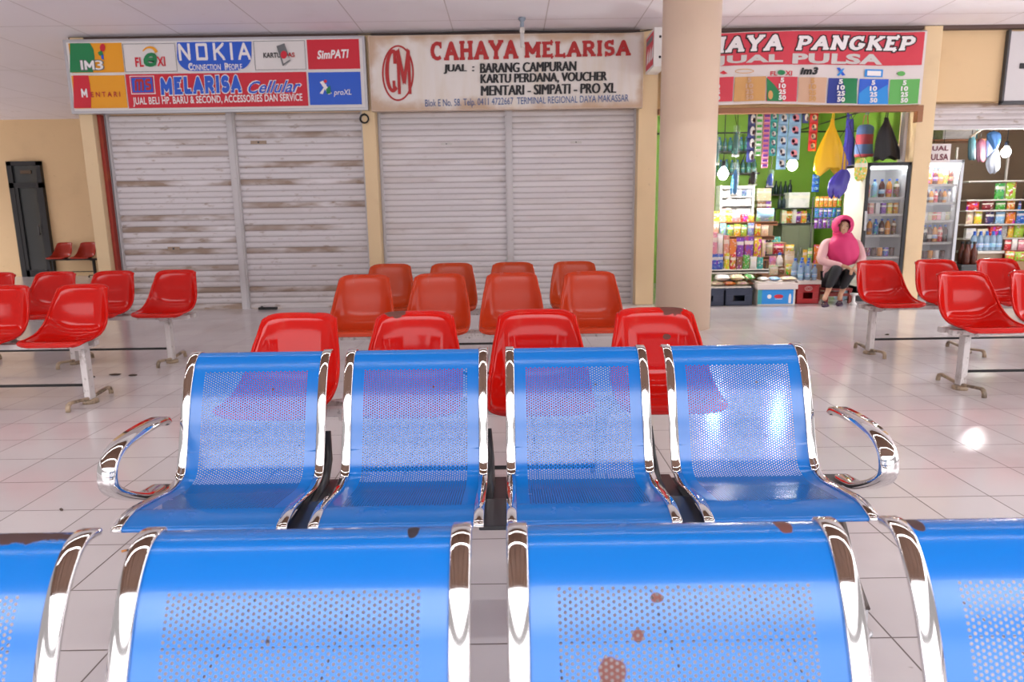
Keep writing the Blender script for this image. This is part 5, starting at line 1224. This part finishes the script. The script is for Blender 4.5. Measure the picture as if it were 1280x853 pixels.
b = MB(); p = at(1077, 198, 9.40); b.tube([(p.x, 9.40, p.z - .01), (p.x, Yh, zr_)], .004, 6); oo = b.build('hanging_string', BLACKM, o); oo.location = -o.location
# clear bags of blades and blister packs on the left
CLEARB = glass_mat('clear_film', (.93, .97, .96), .35)
def clear_bag(cx, pyt, pyb, hw, Y, label, inner):
    p = at(cx, pyt, Y); zb_ = at(cx, pyb, Y).z; w = at(cx + hw, pyt, Y).x - p.x
    root = empty('clear_bag', (p.x, Y, p.z), label, 'bag'); H = p.z - zb_
    b = MB()
    for s in (-1, 1): b.grid(lambda u, v, s=s: ((u - .5) * 2 * w * (.7 + .3 * v), s * (.004 + .03 * math.sin(PI * u) * v), -H * v), 8, 10, flip=(s < 0))
    b.build('bag_film', CLEARB, root)
    b = MB(); n = 22; b.lathe([(.001, 0), (w * .45, H * .08), (w * .62, H * .3), (w * .55, H * .55), (w * .2, H * .72), (.001, H * .75)], (0, 0, -H * .95), 18)
    for i in range(len(b.v)): b.v[i] = (b.v[i][0], b.v[i][1] * .35, b.v[i][2])
    b.build('bag_content', inner, root)
    b = MB(); b.rbox(-w * .8, w * .8, -.012, .012, -H, -H * .93, .004); b.build('bottom_seal', WHITEP, root)
    b = MB(); b.tube([(0, 0, 0), (0, Yh - Y, zr_ - p.z)], .004, 6); b.build('hanging_string', BLACKM, root)
TEALI = mat('teal_utensil', (.10, .30, .28), .25)
clear_bag(921, 157, 196, 5.5, 9.86, 'clear hanging bag holding a teal utensil, right of the column', TEALI)
clear_bag(897, 169, 206, 4, 9.86, 'clear hanging bag half hidden by the round column', TEALI)
clear_bag(920, 203, 246, 6, 9.98, 'lower clear hanging bag with a blue item', mat('blue_item', (.06, .30, .65), .3))
clear_bag(942, 210, 232, 6, 10.08, 'clear hanging bag with black items above the white rack', BLACK)
clear_bag(964, 212, 234, 5, 10.08, 'clear hanging bag with a blue round item', mat('blue_round_item', (.06, .16, .60), .3))

# ---------------------------------------------------------------- bare bulbs
BULB = mat('glowing_bulb', (1, 1, 1), .5, emit=(1, .99, .97), es=160.)
def bulb(px, py, Y, ceil_z, label, r=.055, power=26):
    p = at(px, py, Y)
    root = empty('light_bulb', (p.x, p.y, p.z), label, 'lamp')
    b = MB(); b.lathe([(.004, -r * 1.25), (r * .55, -r * 1.1), (r * .95, -r * .4), (r, 0), (r * .85, r * .5), (r * .5, r * .95), (.022, r * 1.3)], n=20); b.build('glass_bulb', BULB, root)
    b = MB(); b.lathe([(.024, r * 1.28), (.028, r * 1.5), (.028, r * 2.3), (.012, r * 2.6)], n=14); b.build('socket', BLACK, root)
    b = MB(); b.tube([(0, 0, r * 2.5), (0, 0, ceil_z - p.z)], .006, 6); b.build('cord', BLACK, root)
    l = bpy.data.lights.new('bulb_light', 'POINT'); l.energy = power; l.shadow_soft_size = r; l.color = (1, .97, .93)
    lo = bpy.data.objects.new('bulb_light', l); COL.objects.link(lo); lo.parent = root; lo.location = (0, 0, -r * 1.6)
bulb(904, 217, 9.9, 3.2, 'bright bare bulb hanging next to the round column in the green shop', .07, 32)
bulb(990.5, 206, 10.15, 3.2, 'bright bare bulb hanging below the sky-blue sachet strips', .07, 32)
bulb(1257.5, 190, 9.98, 3.2, 'bright bare bulb hanging in the right-hand shop', .06, 40)

# ---------------------------------------------------------------- right-hand shop
root = empty('paper_sign', (at(1175, 193, 9.93).x, 9.93, at(1175, 204, 9.93).z), 'white paper sign reading JUAL PULSA above the silver fridge', 'sign')
x0, x1 = at(1158, 193, 9.93).x, at(1188, 193, 9.93).x; z0, z1 = at(1175, 203, 9.93).z, at(1175, 180, 9.93).z
b = MB(); b.rbox(x0, x1, 9.93, 9.938, z0, z1, .001); o = b.build('paper', mat('white_paper', (.78, .74, .74), .6), root); o.location = -root.location
g = Sign(9.93); g.text('JUAL', 1160.5, 182.5, 1185, 190.5, mat('purple_brown_ink', (.16, .03, .05), .5), 2, .03); g.text('PULSA', 1158.5, 192.5, 1185, 200.5, mat('purple_brown_ink', (.16, .03, .05), .5), 2, .03)
o = g.build('lettering', root); o.location = -root.location
b = MB(); b.tube([(x0 + .1, 9.94, z1 - .01), (x0 + .1, 9.94, 3.2)], .004, 6); b.tube([(x1 - .1, 9.94, z1 - .01), (x1 - .1, 9.94, 3.2)], .004, 6); o = b.build('hanging_string', BLACKM, root); o.location = -root.location
Yq = 11.2; xa, xb_ = at(1203, 260, Yq).x, 9.3
boards = [('lowest', 328), ('second', 297.5), ('third', 280), ('fourth', 262.5), ('fifth', 249.5), ('top', 226)]
root = empty('wall_rack', ((xa + xb_) / 2, Yq + .1, 0), 'tall pale rack of snacks along the right-hand shop', 'rack'); hw = (xb_ - xa) / 2
for n_, py in boards: b = MB(); z = at(1240, py, Yq).z; b.rbox(-hw, hw, -.20, .22, z - .022, z - .001, .003); b.build('shelf', OFFW, root)
for s in (-hw, -.05, hw - .03): b = MB(); b.rbox(s, s + .03, .19, .22, 0, 2.3, .003); b.build('post', OFFW, root)
def krow(specs, py, nm): return px_row(specs, Yq, py, 'on the %s board of the right-hand shop rack' % nm, 'snacks on the %s board of the right shop' % nm)
krow([('bag', 1243, 1256, 229, 'green'), ('bag', 1257, 1270, 228, 'lime')], 249.5, 'fifth')
krow([('bag', 1208, 1224, 251.5, 'red'), ('bag', 1227, 1242, 251.5, 'maroon'), ('bag', 1244, 1257, 251.5, 'green'), ('bag', 1258, 1269, 251.5, 'orange'), ('bottle', 1270, 1279, 252, 'blue'), ('bag', 1281, 1296, 251.5, 'red')], 262.5, 'fourth')
krow([('bag', 1207, 1217, 263.5, 'cream'), ('bag', 1217, 1228, 264, 'yellow'), ('bag', 1231, 1243, 265, 'navy'), ('bag', 1244, 1256, 265, 'sky-blue'), ('bag', 1257, 1269, 266, 'orange'), ('bag', 1270, 1282, 264, 'blue')], 280, 'third')
krow([('carton', 1206, 1218, 285, 'white'), ('carton', 1220, 1233, 286, 'cream'), ('carton', 1235, 1250, 283, 'red'), ('bag', 1251, 1259, 281.5, 'grey'), ('bag', 1259, 1267, 283, 'yellow'), ('bag', 1267, 1280, 281.5, 'lime')], 297.5, 'second')
for r_, Yr in enumerate((10.9, 11.02)):
    for i in range(5):
        x = at(1211, 325, Yr).x + .05 + i * .102; put_item('bottle', x - .03, x + .03, .621, .62 + .28 + .03 * r_, Yr, 'sky-blue', 'clear water bottle in the cluster in front of the right-hand rack', 'bottle', 'water bottles in the right shop', m=WATER)
x0 = at(1204, 325, 10.9).x; x1 = at(1248, 325, 10.9).x
root = empty('low_bench', ((x0 + x1) / 2, 10.92, 0), 'low white counter under the water bottles in the right-hand shop', 'counter'); hw = (x1 - x0) / 2
b = MB(); b.rbox(-hw, hw, -.14, .22 - .16, .58, .619, .004); b.rbox(-hw, hw, .06, .18, .58, .619, .004); b.build('counter_top', OFFW, root)
b = MB(); b.rbox(-hw + .02, hw - .02, -.12, .16, 0, .58, .004); b.build('counter_body', BROWNW, root)
for i in range(4):
    x = at(1203, 320, 10.5).x + (i % 2) * .112; put_item('glass_bottle', x - .03, x + .03, .44 if i < 2 else .441, .79, 10.41 + .115 * (i // 2), 'brown', 'brown glass bottle on the dark crate beside the silver fridge', 'bottle', 'brown bottles beside the silver fridge', m=COLA)
crate(at(1199, 330, 10.4).x, at(1215, 330, 10.4).x + .06, 10.34, 10.60, .438, DARKG, DARKB, 'dark crate carrying brown bottles beside the silver fridge')
px_row([('bag', 1255, 1264, 300, 'red'), ('bag', 1264, 1272, 299, 'white'), ('bag', 1272, 1281, 300, 'pink')], 10.85, 313, 'on the low red carton at the right edge', 'snacks at the right edge')
px_row([('bag', 1256, 1268, 314, 'orange'), ('bag', 1268, 1281, 315, 'lime')], 10.70, 327, 'by the low carton at the right edge', 'snacks at the right edge')
z = at(1268, 313, 10.85).z; b = MB(); b.rbox(at(1254, 320, 10.85).x, 8.75, 10.78, 11.0, 0, z, .008); tag(b.build('carton', mat('red_brown_cardboard', (.30, .07, .05), .6)), 'tall red-brown carton at the right edge of the right-hand shop', 'box')
z = at(1268, 327, 10.70).z; b = MB(); b.rbox(at(1254, 327, 10.70).x, 8.75, 10.62, 10.77, 0, z, .008); tag(b.build('carton', mat('brown_cardboard', (.36, .22, .12), .7)), 'lower brown carton in front of the red-brown one at the right edge', 'box')
# white carton on a high shelf, hanging packs, blue balloon pack
Y5 = 10.7; x0, x1 = at(1172, 168, Y5).x, at(1213, 168, Y5).x; z0, z1 = at(1190, 175, Y5).z, at(1190, 159, Y5).z
root = empty('high_shelf', ((x0 + x1) / 2, Y5, z0), 'high dark shelf hung from the ceiling of the right-hand shop', 'shelf'); hw = (x1 - x0) / 2
b = MB(); b.rbox(-hw - .2, hw + .15, -.15, .15, -.03, -.002, .003); b.build('board', WOOD, root)
for s in (-hw - .15, hw + .1): b = MB(); b.tube([(s, 0, -.02), (s, 0, 3.2 - z0)], .010, 6); b.build('hanger', mat('teal_cord', (.08, .28, .32), .5), root)
put_item('carton', x0, x1, z0, z1, Y5, 'white', 'long white carton on the high shelf of the right-hand shop', 'box', depth=.26, rz=0)
for i, (cx, pt, pb, hw_, colr, m_) in enumerate([(1215, 171, 200, 4.5, 'teal', mat('teal_dark_pouch', (.06, .16, .18), .4)), (1226, 174, 202, 5.5, 'maroon', mat('maroon_dark_pouch', (.14, .04, .06), .4)), (1237, 172, 200, 4, 'navy', mat('navy_dark_pouch', (.04, .05, .12), .4))]):
    hang_bag([(cx, pt, hw_ * .5), (cx, pt + 5, hw_), (cx, (pt + pb) / 2, hw_ * 1.05), (cx, pb - 3, hw_), (cx, pb, hw_ * .7)], 10.25, m_, '%s pouch hanging in the right-hand shop, %s' % (colr, ORD[i]), 10 + i, flat=.4, string=False, name='hanging_pouch')
    p = at(cx, pt, 10.25); b = MB(); b.tube([(p.x, 10.25, p.z - .02), (p.x, 10.25, 2.62)], .004, 6); b.build('hanging_string', BLACKM, bpy.context.scene.objects[[o.name for o in COL.objects if o.name.startswith('hanging_pouch')][-1]]).matrix_world
    o = COL.objects[-1]; o.location = -Vector((p.x, 10.25, p.z))
b = MB(); b.tube([(5.77, 10.25, 2.62), (9.49, 10.25, 2.62)], .010, 8); tag(b.build('hanging_rail', DARKG), 'dark rail across the upper part of the right-hand shop', 'rail')
SHB = mat('shiny_blue_foil', (.10, .28, .65), .15, .3)
o = hang_bag([(1242, 164, 1.5), (1242, 167, 7), (1243, 173, 8), (1244, 180, 5), (1244, 187, 2)], 9.97, SHB, 'shiny blue foil pack hanging beside the bulb of the right-hand shop', 20, flat=.6, string=False, name='foil_pack')
b = MB(); p = at(1242, 164, 9.97); b.tube([(p.x, 9.97, p.z - .01), (p.x, 9.97, 3.2)], .004, 6); oo = b.build('hanging_string', BLACKM, o); oo.location = -o.location
o = hang_bag([(1246, 188, 1.5), (1243, 193, 5), (1241, 203, 8), (1241, 212, 7), (1241, 217, 3)], 10.05, mat('pale_clear_film_bag', (.55, .60, .68), .15, trans=.5), 'pale see-through bag hanging under the blue foil pack', 21, flat=.5, string=False, crumple=.08)
b = MB(); p = at(1246, 188, 10.05); b.tube([(p.x, 10.05, p.z - .01), (p.x, 10.05, 3.2)], .004, 6); oo = b.build('hanging_string', BLACKM, o); oo.location = -o.location
a0 = at(1219, 170, 10.0); a1 = at(1238, 157, 10.0)
root = empty('rolled_stick', (a0.x, a0.y, a0.z), 'pale wooden stick leaning diagonally above the hanging pouches', 'stick')
b = MB(); b.tube([(0, .1, 0), (a1.x - a0.x, .1, a1.z - a0.z)], .018, 10); b.build('stick_body', mat('pale_wood', (.62, .52, .40), .5), root)
b = MB(); b.tube([(.02, .1, .02), (.02, .1, 3.2 - a0.z)], .004, 6); b.build('hanging_string', BLACKM, root)

# ---------------------------------------------------------------- small things on the floor and walls
def scrap(px, py, m, label, s=.03, name='litter_scrap'):
    p = atz(px, py, 0); rnd = random.Random(int(px)); b = MB(); n = 9
    b.v = [(s * (1 + .5 * rnd.random()) * math.cos(2 * PI * k / n), s * .5 * (1 + .5 * rnd.random()) * math.sin(2 * PI * k / n), .004 + .008 * rnd.random()) for k in range(n)] + [(0, 0, .015)] + [(s * .9 * math.cos(2 * PI * k / n), s * .45 * math.sin(2 * PI * k / n), .0005) for k in range(n)]
    b.f = [(k, (k + 1) % n, n) for k in range(n)] + [(n + 1 + k, n + 1 + (k + 1) % n, (k + 1) % n, k) for k in range(n)]; b.m = [0] * len(b.f); b.sm = [False] * len(b.f)
    o = b.build(name, m); o.location = (p.x, p.y, 0); tag(o, label, 'litter')
SCR = mat('dark_litter', (.06, .04, .03), .8)
scrap(144, 469, SCR, 'dark crumpled scrap on the tiles, larger one between the left benches', .04)
scrap(166, 470, SCR, 'thin dark scrap on the tiles right of the crumpled scrap', .035)
scrap(117, 472, SCR, 'tiny dark speck of litter left of the crumpled scrap', .014)
scrap(1109, 419, SCR, 'tiny brown speck on the tiles under the right-hand benches', .018)
scrap(77, 639, SCR, 'tiny dark crumb on the tiles at the lower left', .006)
p = atz(157, 690, 0); b = MB(); b.tube([(-.012, -.006, .005), (.004, .002, .005)], .0042, 8); b.tube([(.004, .002, .005), (.013, .0065, .005)], .0043, 8, m=1)
o = b.build('cigarette_butt', [mat('orange_filter', (.55, .22, .06), .7), SCR]); o.location = (p.x, p.y, 0); tag(o, 'cigarette butt on the tiles in the gap between the blue chairs', 'litter')
p = atz(330, 389, 0); b = MB(); b.rbox(-.13, .13, -.035, .035, 0, .035, .006); b.rbox(-.10, -.07, -.01, .01, .03, .05, .003); o = b.build('door_stop', BLACKM); o.location = (p.x, 9.60, 0); tag(o, 'black metal stop on the floor in front of the stained shutter', 'door stop')

# ================================================================ SEATED WOMAN
SKIN = mat('skin', (.50, .28, .18), .5); PINKB = mat('pale_pink_blouse', (.74, .44, .45), .7); HIJ = mat('magenta_headscarf', (.68, .035, .17), .65); TROU = mat('black_trousers', (.015, .015, .02), .7)
def J(px, py, Y): return at(px, py, Y)
woman_p = J(1040, 347, 9.42)
woman = empty('person', (woman_p.x, woman_p.y, 0), 'seated woman in a magenta headscarf, pale pink blouse and black trousers, hands clasped', 'person')
WO = Vector((woman_p.x, woman_p.y, 0))
def skin_mesh(name, verts, edges, m, parent, root=0, sub=2):
    me = bpy.data.meshes.new(name); me.from_pydata([tuple(v - WO) for v, r in verts], edges, []); me.materials.append(m)
    o = bpy.data.objects.new(name, me); COL.objects.link(o); o.parent = parent
    md = o.modifiers.new('skin', 'SKIN'); md.use_smooth_shade = True; md.branch_smoothing = .6
    for i, (v, r) in enumerate(verts):
        sv = me.skin_vertices[0].data[i]; sv.radius = r if isinstance(r, tuple) else (r, r); sv.use_root = (i == root)
    sb = o.modifiers.new('sub', 'SUBSURF'); sb.levels = sub; sb.render_levels = sub
    return o
pel = J(1042, 346, 9.50); wai = J(1041, 328, 9.46); che = J(1050, 308, 9.42); nck = J(1054.5, 295.5, 9.37)
hd0 = J(1053, 291, 9.33); hd1 = J(1054, 283.5, 9.31); hd2 = J(1057, 275, 9.33)
sr = J(1032, 303, 9.41); er = J(1025, 327, 9.30); wr = J(1058, 333.5, 9.08); pr = J(1064, 336.5, 9.04)
slf = J(1072, 303, 9.40); el = J(1078, 325, 9.22); wl = J(1071, 332, 9.09); pl_ = J(1066.5, 336, 9.035)
hr = J(1038, 349, 9.44); kr = J(1047, 335, 9.10); ar = J(1034, 366, 9.12); tr = J(1030, 375.5, 8.96)
hl = J(1052, 350, 9.46); kl = J(1065, 338, 9.14); al = J(1051, 367, 9.20); tl = J(1049, 375, 9.04)
V = [(pel, .115), (wai, .105), (che, .115), (nck, .045), (hd0, (.080, .085)), (hd1, (.112, .120)), (hd2, (.095, .10)),
     (sr, .05), (er, .038), (wr, .024), (pr, (.028, .018)), (slf, .05), (el, .038), (wl, .024), (pl_, (.028, .018)),
     (hr, .08), (kr, .056), (ar, .034), (tr, (.032, .022)), (hl, .08), (kl, .056), (al, .034), (tl, (.032, .022))]
E_ = [(0, 1), (1, 2), (2, 3), (3, 4), (4, 5), (5, 6), (2, 7), (7, 8), (8, 9), (9, 10), (2, 11), (11, 12), (12, 13), (13, 14), (0, 15), (15, 16), (16, 17), (17, 18), (0, 19), (19, 20), (20, 21), (21, 22)]
# nose
fdir = Vector((-.30, -.92, -.26)).normalized()
V.append((hd1 + fdir * .106 + Vector((-.004, 0, -.018)), .012)); E_.append((5, 23))
# clasped hands: five fingers each, curled over the other hand
def hand(pi, p, toward, side):
    k = len(V)
    dirs = [(-.018, .9), (-.006, 1.0), (.007, .96), (.019, .78)]
    up = Vector((0, -.35, .94)); fw = (toward - p).normalized(); lat = fw.cross(up).normalized()
    for off, ln in dirs:
        b0 = p + lat * off * .9 + fw * .022; b1 = b0 + fw * .028 * ln + Vector((0, -.016, -.004)); b2 = b1 + fw * .022 * ln + Vector((0, -.008, -.022)); b3 = b2 + Vector((0, .008, -.018)) * ln
        n0 = len(V); V.extend([(b0, .0085), (b1, .0085), (b2, .0075), (b3, .0065)]); E_.extend([(pi, n0), (n0, n0 + 1), (n0 + 1, n0 + 2), (n0 + 2, n0 + 3)])
    t0 = p + lat * side * .026 - fw * .005; t1 = t0 + fw * .030 + up * .018; t2 = t1 + fw * .024 + up * .006
    n0 = len(V); V.extend([(t0, .010), (t1, .0095), (t2, .008)]); E_.extend([(pi, n0), (n0, n0 + 1), (n0 + 1, n0 + 2)])
hand(10, pr, pr + Vector((.8, -.25, -.45)), 1)
hand(14, pl_, pl_ + Vector((-.75, -.35, -.5)), -1)
skin_mesh('body', V, E_, SKIN, woman)
# blouse
B_ = [(pel + Vector((0, 0, .03)), .150), (wai, .142), (che, .140), (nck + Vector((0, 0, -.02)), .075), (sr, .072), (er, .064), (wr.lerp(er, .12), .042), (slf, .070), (el, .062), (wl.lerp(el, .15), .042), (pel + Vector((-.05, -.10, .01)), .115)]
skin_mesh('blouse', B_, [(0, 1), (1, 2), (2, 3), (2, 4), (4, 5), (5, 6), (2, 7), (7, 8), (8, 9), (0, 10)], PINKB, woman)
# trousers
T_ = [(pel + Vector((0, 0, .0)), .125), (hr, .105), (kr, .076), (ar + Vector((0, 0, .05)), .052), (hl, .105), (kl, .076), (al + Vector((0, 0, .05)), .052)]
skin_mesh('trousers', T_, [(0, 1), (1, 2), (2, 3), (0, 4), (4, 5), (5, 6)], TROU, woman)
# headscarf: hood with a face opening, draped cape over shoulders and chest
b = MB(); tilt = (hd2 - hd0).normalized(); fx = fdir - tilt * fdir.dot(tilt); fx.normalize(); rt = fx.cross(tilt).normalized(); hc = hd1 - fx * .045 + Vector((.004, .0, .012))
ncol, nrow = 40, 26
def hood(u, v):
    a = -PI + 2 * PI * u; e = PI / 2 - (PI * .86) * v
    d = fx * math.cos(e) * math.cos(a) + rt * math.cos(e) * math.sin(a) + tilt * math.sin(e)
    r = .138 + .012 * max(0, d.dot(-fx)) + .012 * max(0, d.dot(tilt))
    # roll the cloth in toward the face round the opening
    fo = math.hypot(math.sin(a) * math.cos(e) / .50, (math.sin(e) + .03) / .63) if math.cos(a) > 0 else 9
    return hc + d * r, fo
o0 = 0; P = [[hood(i / ncol, j / nrow) for i in range(ncol + 1)] for j in range(nrow + 1)]
vid = {}
for j in range(nrow + 1):
    for i in range(ncol + 1):
        p, fo = P[j][i]
        if fo < 1.25: p = p - fx * .012 * (1.25 - max(fo, .9)) / .35
        vid[(i, j)] = len(b.v); b.v.append(tuple(p - WO))
for j in range(nrow):
    for i in range(ncol):
        if min(P[j][i][1], P[j + 1][i][1], P[j][i + 1][1], P[j + 1][i + 1][1]) < .92: continue
        b.f.append((vid[(i, j)], vid[(i, j + 1)], vid[(i + 1, j + 1)], vid[(i + 1, j)])); b.m.append(0); b.sm.append(True)
levels = [(hd0 + Vector((.006, .025, -.0)), .122, .118), (nck + Vector((0, .01, .0)), .135, .125), (nck.lerp(che, .35) + Vector((0, -.01, 0)), .180, .150), (nck.lerp(che, .7) + Vector((.0, -.02, 0)), .215, .165), (che + Vector((.015, -.02, -.03)), .235, .19), (che + Vector((.03, -.035, -.11)), .225, .20), (che + Vector((.045, -.05, -.20)), .190, .185), (che + Vector((.05, -.05, -.235)), .165, .165)]
cl = catmull([tuple(c) for c, _, _ in levels], 3); rr = catmull([(r1, r2, 0) for _, r1, r2 in levels], 3); n = 44
o0 = len(b.v)
for j, (c, r) in enumerate(zip(cl, rr)):
    t = j / (len(cl) - 1)
    for k in range(n):
        a = 2 * PI * k / n; f = 1 + .05 * t * math.sin(7 * a + 3 * t) + .03 * t * math.sin(12 * a - 4 * t)
        dz = .05 * t * t * math.sin(a * 1. + 1.2) + (.06 * t * t if math.sin(a) > 0 else 0)
        b.v.append(tuple(c - WO + Vector((r.x * math.cos(a) * f, r.y * math.sin(a) * f, dz))))
for j in range(len(cl) - 1):
    for k in range(n): b.f.append((o0 + j * n + k, o0 + (j + 1) * n + k, o0 + (j + 1) * n + (k + 1) % n, o0 + j * n + (k + 1) % n)); b.m.append(0); b.sm.append(True)
o = b.build('headscarf', HIJ, woman)
bm = bmesh.new(); bm.from_mesh(o.data); bmesh.ops.recalc_face_normals(bm, faces=bm.faces); bm.to_mesh(o.data); bm.free()
sd = o.modifiers.new('thickness', 'SOLIDIFY'); sd.thickness = .006
# eyes, brows, mouth
EYEM = mat('dark_eye', (.02, .012, .01), .25); LIP = mat('lips', (.36, .10, .09), .5)
for s in (-1, 1):
    c = hd1 + fx * .100 + rt * s * .030 + tilt * .006
    b = MB(); b.lathe([(.001, -.006), (.007, -.004), (.010, 0), (.007, .004), (.001, .006)], tuple(c - WO), 10); b.build('eye', EYEM, woman)
    b = MB(); b.tube([tuple(c - WO + tilt * .018 - rt * .014 + fx * .002), tuple(c - WO + tilt * .022 + fx * .003), tuple(c - WO + tilt * .018 + rt * .014 + fx * .002)], .003, 6); b.build('eyebrow', EYEM, woman)
c = hd1 + fx * .096 - tilt * .046
b = MB(); b.tube([tuple(c - WO - rt * .018), tuple(c - WO + fx * .008 + tilt * .001), tuple(c - WO + rt * .018)], [.003, .006, .003], 8); b.build('mouth', LIP, woman)
SAND = mat('dark_purple_sandal', (.06, .03, .07), .5)
for a_, t_ in ((ar, tr), (al, tl)):
    d = (t_ - a_); d.z = 0; d.normalize(); lat = Vector((-d.y, d.x, 0)); base = Vector((a_.x, a_.y, 0)) - d * .05; b = MB(); n = 20; pts = []
    for k in range(n):
        a = 2 * PI * k / n; pts.append(base + d * (.115 + .125 * math.cos(a)) + lat * .042 * math.sin(a))
    b.v = [tuple(p - WO + Vector((0, 0, .001))) for p in pts] + [tuple(p - WO + Vector((0, 0, .022))) for p in pts]
    b.f = [tuple(reversed(range(n))), tuple(range(n, 2 * n))] + [(k, (k + 1) % n, n + (k + 1) % n, n + k) for k in range(n)]; b.m = [0] * len(b.f); b.sm = [False] * len(b.f)
    q = base + d * .16
    b.tube([tuple(q - WO + lat * .042 + Vector((0, 0, .02))), tuple(q - WO + lat * .02 + Vector((0, 0, .06))), tuple(q - WO - lat * .02 + Vector((0, 0, .06))), tuple(q - WO - lat * .042 + Vector((0, 0, .02)))], .008, 6)
    b.build('sandal', SAND, woman)
# low red stool
ST = pel.copy(); sz = pel.z - .155
root = empty('stool', (ST.x + .02, ST.y + .0, 0), 'low dark red wooden stool under the seated woman', 'stool')
STM = paint('dark_red_stool_paint', (.24, .025, .02), dirt=(.4, .18, .08), amt=.8)
b = MB(); b.rbox(-.19, .19, -.15, .15, sz - .03, sz, .006); b.build('seat', STM, root)
for x in (-.165, .165):
    for y in (-.125, .125): b = MB(); b.rbox(x - .02, x + .02, y - .02, y + .02, 0, sz - .03, .003); b.build('leg', STM, root)
b = MB(); b.rbox(-.165, .165, -.14, -.12, .10, .14, .003); b.rbox(-.165, .165, .12, .14, .10, .14, .003); b.build('stretcher', STM, root)
# white stool-shaped tub and pale blue bag on the floor beside her
p = at(1067, 372, 9.2); b = MB(); b.lathe([(.05, 0), (.05, .015), (.022, .04), (.022, .12), (.05, .14), (.055, .16)], (0, 0, 0), 20); o = b.build('pedestal_tub', WHITEP); o.location = (p.x, 9.20, 0); tag(o, 'small white pedestal tub on the floor beside the stool', 'tub')
p = at(1065, 352, 9.62); z1 = at(1065, 340, 9.62).z
b = MB(); b.lathe([(.10, 0), (.13, .02), (.14, .15), (.12, .22), (.06, .28), (.035, .33)], (0, 0, 0), 18)
for i, v in enumerate(b.v): b.v[i] = (v[0] * .75, v[1] * .6, v[2])
o = b.build('bundle', mat('pale_blue_plastic_sack', (.38, .55, .66), .4)); o.location = (4.86, 9.76, 0); tag(o, 'pale blue plastic sack on the floor behind the seated woman', 'sack')
